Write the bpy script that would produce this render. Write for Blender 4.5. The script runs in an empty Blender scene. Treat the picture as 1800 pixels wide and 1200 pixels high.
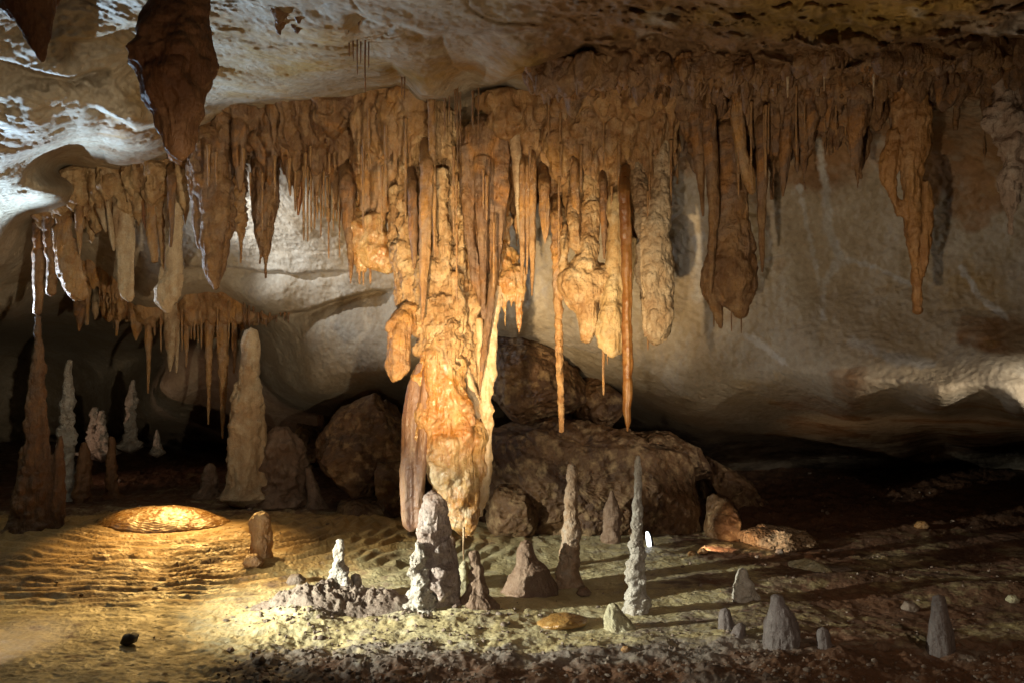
import bpy, math, random
import numpy as np
from mathutils import Vector, Matrix

# ------------------------------------------------------------------ camera, world, lamps
S = bpy.context.scene
C = S.collection
F, H = 1750.0, 1.6                       # focal length in photo pixels, eye height in metres

def W(px, py, d):
    """photo direction + real distance -> world point"""
    return np.array([(px - 900.0) / F * d, d, H - (py - 600.0) / F * d])

cam_d = bpy.data.cameras.new('camera'); cam = bpy.data.objects.new('camera', cam_d); C.objects.link(cam)
cam_d.sensor_width = 36; cam_d.lens = 35; cam_d.clip_end = 200; cam_d.clip_start = 0.05
cam.location = (0, 0, H); cam.rotation_euler = (math.radians(90), 0, 0)
S.camera = cam
wd = bpy.data.worlds.new('World'); S.world = wd; wd.use_nodes = True
bg = wd.node_tree.nodes['Background']; bg.inputs[0].default_value = (0.9, 0.75, 0.6, 1); bg.inputs[1].default_value = 0.004
S.view_settings.view_transform = 'Standard'; S.view_settings.look = 'None'
S.view_settings.exposure = 0.4; S.view_settings.gamma = 1

def spot(loc, target, power, col, deg, blend=0.5, size=0.03):
    l = bpy.data.lights.new('cave_light', 'SPOT'); l.energy = power; l.color = col
    l.spot_size = math.radians(deg); l.spot_blend = blend; l.shadow_soft_size = size
    o = bpy.data.objects.new('cave_light', l); C.objects.link(o); o.location = loc
    o.rotation_euler = (Vector(target) - Vector(loc)).to_track_quat('-Z', 'Y').to_euler()
    return o

AMBER = (1.0, 0.60, 0.18)
# warm uplight on the floor just below the frame, on the hanging column and the draperies beside it
k_ = spot((-0.75, 3.0, 0.33), W(862, 545, 6.6), 960, (1.0, 0.73, 0.40), 44, 0.95, 0.03); k_.scale = (1, 0.72, 1)
spot((-0.72, 2.9, 0.36), W(800, 690, 6.6), 210, (1.0, 0.74, 0.42), 20, 1.0, 0.02)
# wide soft front lamps by the walkway, with added fill lights after them
fa_ = spot((-0.35, 0.4, 0.9), W(1060, 410, 8), 310, (1.0, 0.80, 0.56), 64, 1.0, 0.03); fa_.scale = (1, 0.48, 1)
fb_ = spot((0.9, 0.6, 0.8), W(300, 430, 9), 640, (1.0, 0.84, 0.6), 62, 0.95, 0.04); fb_.scale = (1, 0.5, 1)
spot((2.4, 1.2, 2.5), (2.5, 6.4, 0), 110, (1.0, 0.74, 0.52), 48, 1.0, 0.05)  # weak fill added to brighten the floor at the right
fc_ = spot((0.3, 1.0, 1.25), (0.35, 6.3, 0.25), 120, (1.0, 0.88, 0.74), 52, 1.0, 0.03); fc_.scale = (1, 0.45, 1)  # added soft fill, lifts the dark stalagmite fronts and middle floor
spot((-1.2, 2.6, 1.1), W(460, 935, 7.2), 45, (1.0, 0.85, 0.66), 9, 1.0, 0.02)  # narrow fill added to brighten the stump by the mound
# added low fill lights with no visible source, the first for the roof
spot((0.3, 2.2, 0.5), (0.7, 4.6, 3.2), 75, (1.0, 0.82, 0.58), 95, 1.0, 0.06)
spot((-0.9, 2.0, 1.0), W(290, 110, 3.6), 16, (1.0, 0.6, 0.36), 60, 1.0, 0.05)  # dim fill added so the big foreground stalactite shows brown
# cool-white low lamp at the left, raking the floor and the stalagmites
rk = spot((-3.4, 4.7, 0.95), (-0.05, 6.3, 0.0), 1250, (0.98, 1.0, 0.86), 62, 0.95, 0.02); rk.scale = (1, 0.44, 1)
# amber downlight over the rimstone mound
spot(W(330, 560, 8.8), W(290, 1020, 6.9), 520, AMBER, 52, 1.0, 0.02)
# cool uplight at the far left and lamps behind the curtain
spot((-5.0, 8.4, 1.1), (-3.1, 5.8, 3.3), 1500, (0.52, 0.75, 1.0), 56, 0.9, 0.02)
spot(W(290, 352, 8.35), W(500, 385, 8.8), 105, (0.82, 0.9, 1.0), 88, 0.8, 0.02)
spot((-5.0, 8.75, 1.75), (-2.6, 8.2, 2.3), 230, (0.74, 0.86, 1.0), 56, 0.8, 0.015)
# lamp at the right raking the lip of the wall
lr = spot((4.3, 3.3, 1.75), W(1750, 698, 6.3), 520, (1.0, 0.92, 0.78), 50, 1.0, 0.03); lr.scale = (1, 0.2, 1)
# small lamp behind the low rocks at the right
spot(W(1228, 958, 7.6), W(1400, 955, 7.9), 16, (1.0, 0.66, 0.38), 100, 0.6, 0.004)
# dim lamp far back at the left
spot((-5.6, 10.2, 0.5), (-3.9, 11.5, 0.5), 20, (1.0, 0.62, 0.42), 60, 0.6, 0.02)
# lamp left of the walkway, its pool touches the lower left corner
spot((-2.9, 3.0, 1.6), (-2.66, 5.2, 0.0), 200, (1.0, 0.78, 0.7), 15, 1.0, 0.02)

# ------------------------------------------------------------------ noise
_r = np.random.RandomState(7)
_perm = np.tile(_r.permutation(256), 2)
_g = _r.normal(size=(256, 3)); _g /= np.linalg.norm(_g, axis=1)[:, None]
def perlin(p):
    p = np.asarray(p, float); i = np.floor(p).astype(int); f = p - i
    u = f * f * f * (f * (f * 6 - 15) + 10); i &= 255
    out = np.zeros(len(p))
    for dx in (0, 1):
        wx = u[:, 0] if dx else 1 - u[:, 0]
        for dy in (0, 1):
            wy = u[:, 1] if dy else 1 - u[:, 1]
            for dz in (0, 1):
                wz = u[:, 2] if dz else 1 - u[:, 2]
                h = _perm[_perm[_perm[(i[:, 0] + dx) & 255] + ((i[:, 1] + dy) & 255)] + ((i[:, 2] + dz) & 255)]
                g = _g[h]
                out += wx * wy * wz * (g[:, 0] * (f[:, 0] - dx) + g[:, 1] * (f[:, 1] - dy) + g[:, 2] * (f[:, 2] - dz))
    return out
def fbm(p, octs=4, gain=0.5, lac=2.03):
    p = np.asarray(p, float); a, s, out = 1.0, 1.0, np.zeros(len(p))
    for k in range(octs):
        out += a * perlin(p * s + 17.3 * k); a *= gain; s *= lac
    return out * 1.4
def ridged(p, octs=4, gain=0.5):
    p = np.asarray(p, float); a, s, out = 1.0, 1.0, np.zeros(len(p))
    for k in range(octs):
        out += a * (1 - 2.2 * np.abs(perlin(p * s + 31.7 * k))); a *= gain; s *= 2.1
    return out
def sstep(a, b, x):
    t = np.clip((x - a) / (b - a), 0, 1); return t * t * (3 - 2 * t)

# ------------------------------------------------------------------ materials
MATS = {}
def rock_mat(name, cols, scale=3.0, streak=None, sk=0.5, bump=0.35, bs=28.0, rough=(0.55, 0.9), spec=0.4, attr=None, pit=0.0, fine=1.0, coat=0.0, tr=0.0, patch=()):
    m = bpy.data.materials.new(name); m.use_nodes = True; MATS[name] = m
    nt = m.node_tree; N = nt.nodes; L = nt.links; b = N['Principled BSDF']
    def nd(t, **k):
        n = N.new(t)
        for a, v in k.items(): setattr(n, a, v)
        return n
    def noise(sc, det=6, rg=0.6, vec=None, dist=0.0):
        n = nd('ShaderNodeTexNoise'); n.inputs['Scale'].default_value = sc; n.inputs['Detail'].default_value = det
        n.inputs['Roughness'].default_value = rg; n.inputs['Distortion'].default_value = dist
        L.new(vec or tc.outputs['Object'], n.inputs['Vector']); return n.outputs['Fac']
    def ramp(x, a, c, lo=0.0, hi=1.0):
        r = nd('ShaderNodeMapRange'); r.inputs[1].default_value = a; r.inputs[2].default_value = c
        r.inputs[3].default_value = lo; r.inputs[4].default_value = hi; L.new(x, r.inputs[0]); return r.outputs[0]
    def mix(f, a, c, mode='MIX'):
        r = nd('ShaderNodeMix', data_type='RGBA', blend_type=mode)
        for v, s in ((f, 0), (a, 6), (c, 7)):
            if isinstance(v, (int, float)): r.inputs[s].default_value = v
            elif isinstance(v, tuple): r.inputs[s].default_value = v + (1,) if len(v) == 3 else v
            else: L.new(v, r.inputs[s])
        return r.outputs[2]
    def mth(op, a, c):
        r = nd('ShaderNodeMath', operation=op)
        for v, s in ((a, 0), (c, 1)):
            if isinstance(v, (int, float)): r.inputs[s].default_value = v
            else: L.new(v, r.inputs[s])
        return r.outputs[0]
    tc = nd('ShaderNodeTexCoord')
    n1 = noise(scale, 8, 0.62, dist=0.6); n2 = noise(scale * 3.7, 6, 0.6)
    col = mix(ramp(n1, 0.36, 0.62), cols[0], cols[1])
    col = mix(ramp(n2, 0.5, 0.72, 0, 0.75), col, cols[2])
    if attr:
        for an, ac in attr:
            a = nd('ShaderNodeAttribute', attribute_name=an)
            e = mth('ADD', a.outputs['Fac'], ramp(n2, 0.3, 0.7, -0.35, 0.35))
            e = ramp(e, 0.25, 0.75)
            c2 = mix(ramp(n1, 0.4, 0.62), ac, tuple(v * 0.62 for v in ac))
            col = mix(e, col, c2)
    if streak:
        mp = nd('ShaderNodeMapping'); mp.inputs['Scale'].default_value = (11, 11, 1.1)
        L.new(tc.outputs['Object'], mp.inputs['Vector'])
        ns = noise(1.0, 6, 0.62, vec=mp.outputs[0], dist=0.4)
        col = mix(ramp(ns, 0.45, 0.66, 0, sk), col, streak)
        mp2 = nd('ShaderNodeMapping'); mp2.inputs['Scale'].default_value = (34, 34, 4); L.new(tc.outputs['Object'], mp2.inputs['Vector'])
        ns2 = noise(1.0, 4, 0.6, vec=mp2.outputs[0])
    for pc, ps, p0, p1, pf in patch:
        col = mix(ramp(noise(ps, 5, 0.65, dist=1.0), p0, p1, 0, pf), col, pc)
    nf = noise(scale * 22, 5, 0.7)
    col = mix(ramp(nf, 0.3, 0.7, 0, 0.55 * fine), col, mix(1.0, col, (0.5, 0.46, 0.42), 'MULTIPLY'))
    L.new(col, b.inputs['Base Color'])
    nb = noise(bs, 9, 0.68); nb2 = noise(bs * 0.23, 6, 0.6, dist=0.8)
    h = mth('ADD', mth('MULTIPLY', nb, 0.5), mth('MULTIPLY', nb2, 1.1))
    if pit:
        v = nd('ShaderNodeTexVoronoi', feature='F1'); v.inputs['Scale'].default_value = bs * 0.9; L.new(tc.outputs['Object'], v.inputs['Vector'])
        h = mth('ADD', h, mth('MULTIPLY', ramp(v.outputs['Distance'], 0.0, 0.5, 0, 1), pit))
    if streak: h = mth('ADD', h, mth('MULTIPLY', ns2, 0.7))
    bp = nd('ShaderNodeBump'); bp.inputs['Strength'].default_value = bump; bp.inputs['Distance'].default_value = 0.05
    L.new(h, bp.inputs['Height']); L.new(bp.outputs[0], b.inputs['Normal'])
    L.new(ramp(n2, 0.35, 0.65, rough[0], rough[1]), b.inputs['Roughness'])
    b.inputs['Specular IOR Level'].default_value = spec
    if coat: b.inputs['Coat Weight'].default_value = coat; b.inputs['Coat Roughness'].default_value = 0.25
    if tr:
        b.inputs['Subsurface Weight'].default_value = tr; b.inputs['Subsurface Radius'].default_value = (0.05, 0.022, 0.008); b.inputs['Subsurface Scale'].default_value = 0.6
    return m
BROWN = rock_mat('brown_flowstone', [(0.33, 0.18, 0.07), (0.17, 0.08, 0.03), (0.44, 0.29, 0.15)], 4, (0.16, 0.075, 0.03), 0.8, 0.65, 40, (0.28, 0.7), 0.5, tr=0.05, patch=[((0.29,0.21,0.16),2.3,0.5,0.64,0.5),((0.46,0.2,0.04),3.1,0.54,0.66,0.65),((0.13,0.065,0.03),5.5,0.56,0.68,0.6)])
TAN = rock_mat('tan_flowstone', [(0.50, 0.29, 0.115), (0.30, 0.14, 0.045), (0.60, 0.42, 0.23)], 4, (0.30, 0.15, 0.055), 0.75, 0.65, 38, (0.25, 0.65), 0.5, tr=0.06, patch=[((0.42,0.32,0.23),2.1,0.5,0.64,0.5),((0.55,0.27,0.06),2.9,0.53,0.66,0.7),((0.2,0.1,0.045),5.5,0.57,0.68,0.55)])
GOLD = rock_mat('golden_flowstone', [(0.66, 0.43, 0.18), (0.42, 0.20, 0.05), (0.76, 0.60, 0.36)], 3.4, (0.34, 0.13, 0.03), 0.7, 0.6, 30, (0.16, 0.5), 0.6, coat=0.35, tr=0.06, patch=[((0.72,0.6,0.4),2.4,0.52,0.66,0.7),((0.5,0.2,0.03),3.4,0.53,0.64,0.7),((0.26,0.11,0.035),6.0,0.58,0.68,0.6)])
AMB = rock_mat('amber_calcite', [(0.40, 0.19, 0.05), (0.27, 0.10, 0.02), (0.48, 0.27, 0.10)], 5, (0.2, 0.06, 0.015), 0.5, 0.3, 30, (0.25, 0.5), 0.5, coat=0.2, tr=0.15)
PALE = rock_mat('pale_calcite', [(0.64, 0.50, 0.32), (0.48, 0.32, 0.17), (0.70, 0.60, 0.44)], 5, (0.36, 0.23, 0.12), 0.6, 0.5, 44, (0.5, 0.85), 0.4, pit=0.25, patch=[((0.3,0.17,0.08),3.2,0.52,0.64,0.7)])
PURP = rock_mat('purple_brown_flowstone', [(0.20, 0.11, 0.07), (0.14, 0.065, 0.045), (0.26, 0.19, 0.12)], 4, (0.34, 0.17, 0.07), 0.7, 0.4, 30, (0.3, 0.6), 0.5, coat=0.15)
GREY = rock_mat('grey_calcite', [(0.50, 0.46, 0.40), (0.36, 0.31, 0.25), (0.60, 0.57, 0.51)], 7, None, 0, 0.6, 55, (0.6, 0.9), 0.35, pit=0.4)
MUD = rock_mat('muddy_calcite', [(0.24, 0.155, 0.10), (0.17, 0.10, 0.06), (0.33, 0.24, 0.17)], 6, (0.11, 0.06, 0.035), 0.5, 0.5, 40, (0.45, 0.85), 0.4)
CRM = rock_mat('golden_cream_calcite', [(0.58, 0.40, 0.20), (0.38, 0.21, 0.08), (0.68, 0.55, 0.36)], 4, (0.24, 0.12, 0.045), .75, .6, 36, (.4, .8), .4, pit=.25)
DARKF = rock_mat('dark_fluted_calcite', [(0.19, 0.10, 0.045), (0.12, 0.06, 0.03), (0.26, 0.15, 0.075)], 5, (0.08, 0.04, 0.02), 0.7, 0.7, 34, (0.4, 0.8), 0.4)
DARK = rock_mat('dark_brown_rock', [(0.24, 0.115, 0.045), (0.16, 0.07, 0.028), (0.32, 0.18, 0.09)], 4, (0.06, 0.03, 0.015), 0.5, 0.5, 24, (0.4, 0.8), 0.4)
BOULD = rock_mat('boulder_rock', [(0.19, 0.10, 0.042), (0.07, 0.033, 0.015), (0.48, 0.33, 0.17)], 2.8, None, 0, 1.0, 14, (0.4, 0.85), 0.4, pit=0.5)  # mottled rock, contrast raised in the colour to stand in for shadow patches
SHELL = rock_mat('cave_limestone', [(0.45, 0.385, 0.29), (0.36, 0.285, 0.19), (0.50, 0.45, 0.36)], 0.9, None, 0, 0.42, 20, (0.6, 0.92), 0.3,
                 attr=[('brown', (0.33, 0.185, 0.085)), ('ochre', (0.44, 0.27, 0.07)), ('dark_tone', (0.10, 0.075, 0.055)), ('vein', (0.60, 0.56, 0.50))], pit=0.3, fine=1.0)
FLOOR = rock_mat('cave_floor_soil', [(0.54, 0.47, 0.27), (0.42, 0.34, 0.17), (0.60, 0.56, 0.40)], 2.2, None, 0, 0.35, 34, (0.4, 0.8), 0.45,
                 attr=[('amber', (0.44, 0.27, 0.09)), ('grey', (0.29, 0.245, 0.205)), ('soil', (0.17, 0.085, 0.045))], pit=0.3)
GRAV = rock_mat('gravel_stone', [(0.26, 0.2, 0.155), (0.17, 0.12, 0.09), (0.36, 0.31, 0.25)], 5, None, 0, 0.5, 60, (0.55, 0.9), 0.35)
CREAM = rock_mat('cream_rock', [(0.50, 0.46, 0.30), (0.38, 0.32, 0.18), (0.58, 0.55, 0.42)], 5, None, 0, 0.7, 30, (0.4, 0.85), 0.4, pit=0.4)
def plain(name, col, rough=0.4, metal=0.0, emit=None, st=0.0):
    m = bpy.data.materials.new(name); m.use_nodes = True; b = m.node_tree.nodes['Principled BSDF']
    b.inputs['Base Color'].default_value = col + (1,); b.inputs['Roughness'].default_value = rough; b.inputs['Metallic'].default_value = metal
    if emit: b.inputs['Emission Color'].default_value = emit + (1,); b.inputs['Emission Strength'].default_value = st
    return m

# ------------------------------------------------------------------ mesh helpers
def mk(name, v, f, mat, origin=None, parent=None, attrs=None, smooth=True):
    v = np.asarray(v, float); o0 = np.array(origin if origin is not None else (0, 0, 0), float)
    me = bpy.data.meshes.new(name); f = np.asarray(f, int); n = f.shape[1]
    me.vertices.add(len(v)); me.vertices.foreach_set('co', (v - o0).ravel())
    me.loops.add(f.size); me.loops.foreach_set('vertex_index', f.ravel())
    me.polygons.add(len(f)); me.polygons.foreach_set('loop_start', np.arange(0, f.size, n)); me.polygons.foreach_set('loop_total', np.full(len(f), n))
    me.update(calc_edges=True); me.polygons.foreach_set('use_smooth', np.full(len(f), smooth))
    if attrs:
        for k, a in attrs.items():
            at = me.attributes.new(k, 'FLOAT', 'POINT'); at.data.foreach_set('value', np.asarray(a, np.float32))
    me.materials.append(mat)
    o = bpy.data.objects.new(name, me); C.objects.link(o)
    if parent is None: o.location = o0
    else:
        o.parent = parent; o.location = o0 - np.array(parent.location)
    return o
def tag(o, label, cat, group=None, kind=None):
    if label: o['label'] = label
    if cat: o['category'] = cat
    if group: o['group'] = group
    if kind: o['kind'] = kind
    return o
def empty(name, loc, label, cat, group=None):
    o = bpy.data.objects.new(name, None); C.objects.link(o); o.location = loc; o.empty_display_size = 0.1
    return tag(o, label, cat, group)

def tube(pts, d, n=22, step=3.0, sq=1.0, lump=0.12, ls=0.05, flute=0.0, seed=0, rag=0.0, soft=14):
    """tapered, lumpy limb through pts = (px, py, r[, depth offset]); radii in photo pixels at distance d"""
    P = np.array([(p[0], p[1], max(p[2], 0.6), p[3] if len(p) > 3 else 0.0) for p in pts], float)
    seg = np.hypot(np.diff(P[:, 0]), np.diff(P[:, 1])); t = np.concatenate([[0], np.cumsum(seg)])
    m = max(4, int(t[-1] / step)); q = np.linspace(0, t[-1], m)
    R = np.stack([np.interp(q, t, P[:, k]) for k in range(4)], 1)
    k = max(1, min(int(soft / step), m // 5))
    if k > 1:                                           # soften the corners of the path
        ker = np.ones(k) / k; pad = np.pad(R, ((k // 2, k - 1 - k // 2), (0, 0)), 'edge')
        R2 = np.stack([np.convolve(pad[:, c], ker, 'valid') for c in range(4)], 1); R2[0] = R[0]; R2[-1] = R[-1]; R = R2
    dd = d + R[:, 3]
    cen = np.stack([(R[:, 0] - 900) / F * dd, dd, H - (R[:, 1] - 600) / F * dd], 1); rad = R[:, 2] * dd / F
    tan = np.gradient(cen, axis=0); tan /= np.linalg.norm(tan, axis=1)[:, None]
    up = np.array([0, 1.0, 0]); a = np.cross(tan, up); a /= np.linalg.norm(a, axis=1)[:, None]; b = np.cross(tan, a)
    th = np.linspace(0, 2 * math.pi, n, endpoint=False)
    ca, sa = np.cos(th)[None, :, None], np.sin(th)[None, :, None] * sq
    dirv = a[:, None] * ca + b[:, None] * sa
    base = cen[:, None] + dirv * rad[:, None, None]
    so = np.array([seed * 3.1, seed * 1.7, seed * 5.3])
    fl = base.reshape(-1, 3)
    s = 1 + lump * 2.0 * fbm(fl / ls * 0.5 + so, 3, 0.55)
    if flute:
        s += flute * perlin(np.stack([np.tile(np.cos(th) * 2.6, m), np.tile(np.sin(th) * 2.6, m), fl[:, 2] * 1.2], 1) + so)
    if rag:                                             # horizontal growth rings
        s += rag * perlin(np.stack([fl[:, 2] / 0.022, np.zeros(len(fl)), np.zeros(len(fl))], 1) + so)
    off = dirv.reshape(-1, 3) * (rad.repeat(n) * (s - 1))[:, None]
    v = fl + off
    f = []
    idx = np.arange(m * n).reshape(m, n); nx = np.roll(idx, -1, 1)
    f = np.stack([idx[:-1], nx[:-1], nx[1:], idx[1:]], -1).reshape(-1, 4)
    v = np.vstack([v, cen[0] - tan[0] * rad[0] * 0.5, cen[-1] + tan[-1] * rad[-1] * 0.6])
    c0 = np.stack([nx[0], idx[0], np.full(n, m * n), np.full(n, m * n)], 1); c1 = np.stack([idx[-1], nx[-1], np.full(n, m * n + 1), np.full(n, m * n + 1)], 1)
    tri = np.vstack([c0, c1])[:, :3]
    q1 = np.stack([f[:, 0], f[:, 1], f[:, 2]], 1); q2 = np.stack([f[:, 0], f[:, 2], f[:, 3]], 1)
    return v, np.vstack([q1, q2, tri])
def join(parts):
    V, Fs, k = [], [], 0
    for v, f in parts: V.append(v); Fs.append(f + k); k += len(v)
    return np.vstack(V), np.vstack(Fs)
def fuse(name, parts, mat, origin=None, parent=None, vox=0.011, amp=0.010, fa=0.006, seed=0, big=0.0, rings=0.0):
    """melt overlapping limbs into one skin, then roughen it"""
    v, f = join(parts)
    t = mk('tmp', v, f, mat); mod = t.modifiers.new('r', 'REMESH'); mod.mode = 'VOXEL'; mod.voxel_size = vox
    sm = t.modifiers.new('s', 'SMOOTH'); sm.iterations = 2; sm.factor = 0.5
    e = t.evaluated_get(bpy.context.evaluated_depsgraph_get()); me = e.to_mesh()
    nv = len(me.vertices); co = np.empty(nv * 3); me.vertices.foreach_get('co', co); co = co.reshape(-1, 3)
    no = np.empty(nv * 3); me.vertices.foreach_get('normal', no); no = no.reshape(-1, 3)
    fi = np.empty(len(me.polygons) * 4, int); me.loops.foreach_get('vertex_index', fi); fi = fi.reshape(-1, 4)
    e.to_mesh_clear(); bpy.data.objects.remove(t)
    so = np.array([seed * 2.3, seed * 4.1, seed])
    dsp = amp * fbm(co * np.array([9, 9, 2.6]) + so, 3) + amp * 0.5 * np.minimum(0, ridged(co * np.array([16, 16, 3]) + so, 2) - 0.4) + fa * fbm(co * np.array([42, 42, 20]) + so, 4, 0.62) - fa * 0.8 * np.exp(-(perlin(co * np.array([15, 15, 2.4]) + so + 9) / .05) ** 2)
    if big: dsp += big * fbm(co * 5 + so, 3)
    if rings: dsp += rings * perlin(co * np.array([3, 3, 38]) + so)
    co = co + no * dsp[:, None]
    return mk(name, co, fi, mat, origin, parent)

def rock(name, cx, cy, d, poly, thick, mat, label, cat='rock', group=None, amp=0.05, sc=4.0, seed=0, n=90, parent=None, boxy=0.75, facet=0.5, tilt=0.0):
    """solid rock whose outline is poly (photo pixels round cx, cy) and whose half-depth is thick metres"""
    pl = np.array(poly, float) - np.array([cx, cy]); ang = np.arctan2(pl[:, 1], pl[:, 0]); rr = np.hypot(pl[:, 0], pl[:, 1])
    o = np.argsort(ang); ang, rr = ang[o], rr[o]
    A = np.linspace(-math.pi, math.pi, n, endpoint=False)
    dense = np.concatenate([np.stack([np.linspace(pl[o][i][0], pl[o][(i + 1) % len(pl)][0], 20), np.linspace(pl[o][i][1], pl[o][(i + 1) % len(pl)][1], 20)], 1) for i in range(len(pl))])
    da = np.arctan2(dense[:, 1], dense[:, 0]); dr = np.hypot(dense[:, 0], dense[:, 1]); k = np.argsort(da)
    R = np.interp(A, da[k], dr[k], period=2 * math.pi)
    m = n // 2; ph = np.linspace(0, math.pi, m + 1)[1:-1]
    s = np.sin(ph) ** boxy; c = np.sign(np.cos(ph)) * np.abs(np.cos(ph)) ** boxy
    X = s[:, None] * (R * np.cos(A))[None]; Y = s[:, None] * (R * np.sin(A))[None]; Z = -c[:, None] * np.ones(n)[None]
    k = d / F
    v = np.stack([(X + cx - 900) * k, d + Z * thick + tilt * (Y * k), H - (Y + cy - 600) * k], -1).reshape(-1, 3)
    cen = W(cx, cy, d)
    v = np.vstack([v, cen + [0, -thick, 0], cen + [0, thick, 0]])
    if cat in ('boulder', 'rock slab'):                 # break flat faces off the round block
        gg = np.random.RandomState(seed + 100); ext = np.array([np.ptp(v[:, 0]), np.ptp(v[:, 1]), np.ptp(v[:, 2])]) / 2; u = (v - cen) / ext
        for _ in range(16):
            nv = gg.normal(size=3) * [1, 1.3, 1]; nv[1] = -abs(nv[1]); nv /= np.linalg.norm(nv); c_ = gg.uniform(.68, .92)
            u = u - np.maximum(0, u @ nv - c_)[:, None] * nv * 0.93
        v = u * ext + cen
    so = np.array([seed * 1.9, seed * 3.7, seed * 0.9]); dv = v - cen; ln = np.linalg.norm(dv, axis=1)[:, None] + 1e-6
    q = v * sc * .62 + so
    steps = np.floor(fbm(q * 0.8, 3) * 5 + 0.5) / 5
    dsp = amp * (fbm(q, 5, 0.55) * (1 - facet * 0.5) + facet * steps * 1.6) + amp * 0.18 * ridged(q * 2.6, 4, .6) + amp * .12 * fbm(q * 9, 3) - amp * 0.3 * np.exp(-(perlin(q * .8 + 4) / .02) ** 2)
    v = v + dv / ln * dsp[:, None]
    mm = len(ph); idx = np.arange(mm * n).reshape(mm, n); nx = np.roll(idx, -1, 1)
    f = np.stack([idx[:-1], nx[:-1], nx[1:], idx[1:]], -1).reshape(-1, 4)
    tri = np.vstack([f[:, [0, 1, 2]], f[:, [0, 2, 3]], np.stack([nx[0], idx[0], np.full(n, mm * n)], 1), np.stack([idx[-1], nx[-1], np.full(n, mm * n + 1)], 1)])
    b = W(cx, max(p[1] for p in poly), d)
    ob = mk(name, v, tri, mat, b, parent)
    if parent is None: tag(ob, label, cat, group)
    return ob

# ------------------------------------------------------------------ cave shell: ceiling and walls
CP = [(-900,-3000,.9),(900,-3000,.9),(2700,-3000,.9),(-900,-1200,1.7),(900,-1200,1.7),(2700,-1200,1.7),(-900,-600,2.5),(900,-600,2.5),(2700,-600,2.5),
 (-700,-300,3.4),(0,-300,3.4),(900,-300,3.3),(1800,-300,3.3),(2500,-300,3.3),
 (-700,0,4.4),(0,0,4.6),(130,0,4.9),(200,60,5.2),(300,0,4.7),(450,0,4.7),(600,0,4.6),(900,0,4.5),(1200,0,4.3),(1500,0,4.1),(1800,0,4.0),(2400,0,3.8),
 (-700,150,5.6),(0,80,5.0),(0,150,5.3),(100,130,5.3),(190,120,5.6),(240,150,6.0),(0,250,5.9),(80,250,6.2),(150,190,5.7),(200,205,5.9),(240,225,6.2),(150,250,6.9),(230,280,7.4),
 (0,320,6.6),(90,330,7.4),(100,300,7.9),(330,200,6.8),(420,100,5.7),(420,165,6.6),(560,90,5.4),(560,160,6.5),(700,110,5.5),(690,165,6.6),(740,170,6.0),(820,140,6.0),(900,130,5.5),(900,180,6.5),
 (1050,100,5.3),(1050,160,5.9),(1200,90,4.9),(1200,150,5.6),(1350,120,5.0),(1500,80,4.5),(1500,140,5.0),(1650,100,4.6),(1800,90,4.5),(1800,160,5.2),(2300,120,4.9),
 (-700,400,7.5),(0,420,8.0),(60,400,8.8),(0,520,9.1),(0,550,9.6),(0,580,12),(0,780,15),(-700,600,9),(-700,900,11),
 (250,330,8.7),(250,400,9.0),(250,480,9.2),(250,540,9.5),(250,575,10.8),(250,620,13),(290,670,12),(250,740,13),(250,800,15),(100,600,13.5),(100,700,15),
 (400,250,8.0),(400,330,8.4),(450,400,8.8),(450,470,9.2),(450,540,9.4),(420,575,10.3),(380,650,11.5),(380,720,12.5),
 (550,250,7.7),(550,350,8.3),(550,450,8.9),(560,520,9.2),(500,600,9.8),(560,650,9.6),(620,620,9.3),(560,700,10.0),(500,690,10.4),(540,745,11.5),(600,735,11),(450,780,13.5),(600,800,12.5),
 (700,230,7.3),(700,330,8.1),(700,450,8.7),(700,550,9.0),(700,660,9.2),(700,720,10.5),(700,850,12),
 (900,230,7.2),(900,320,7.8),(900,450,8.1),(900,570,8.3),(900,660,9.8),(900,800,11.5),
 (1050,220,6.9),(1050,330,7.6),(1050,480,7.9),(1050,600,8.1),(1080,680,8.8),(1100,760,10.5),
 (1200,210,6.6),(1200,320,7.4),(1200,450,7.7),(1200,600,7.8),(1200,700,8.2),(1270,760,9.2),(1250,820,11),
 (1350,210,6.5),(1350,350,7.2),(1350,500,7.4),(1350,620,7.4),(1350,690,7.7),(1380,740,8.6),(1380,800,10.6),(1380,860,12),
 (1500,200,6.3),(1500,330,7.0),(1500,500,7.2),(1500,630,6.9),(1500,680,6.9),(1500,730,7.6),(1500,775,9.4),(1500,860,12),
 (1650,210,6.1),(1650,350,6.8),(1650,520,6.9),(1650,640,6.6),(1650,690,6.4),(1650,725,7.0),(1650,765,9.4),(1650,860,12),
 (1800,240,6.0),(1800,400,6.6),(1800,560,6.6),(1800,660,6.2),(1800,700,6.1),(1800,730,6.6),(1800,765,9.2),(1800,860,11.5),
 (2300,300,6),(2300,600,6.2),(2300,700,6.0),(2300,780,8.5),(2300,880,10),(900,980,13),(0,980,16),(1800,980,13),(-700,1000,13),(2500,1000,11)]
CP = np.array(CP, float)
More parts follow.
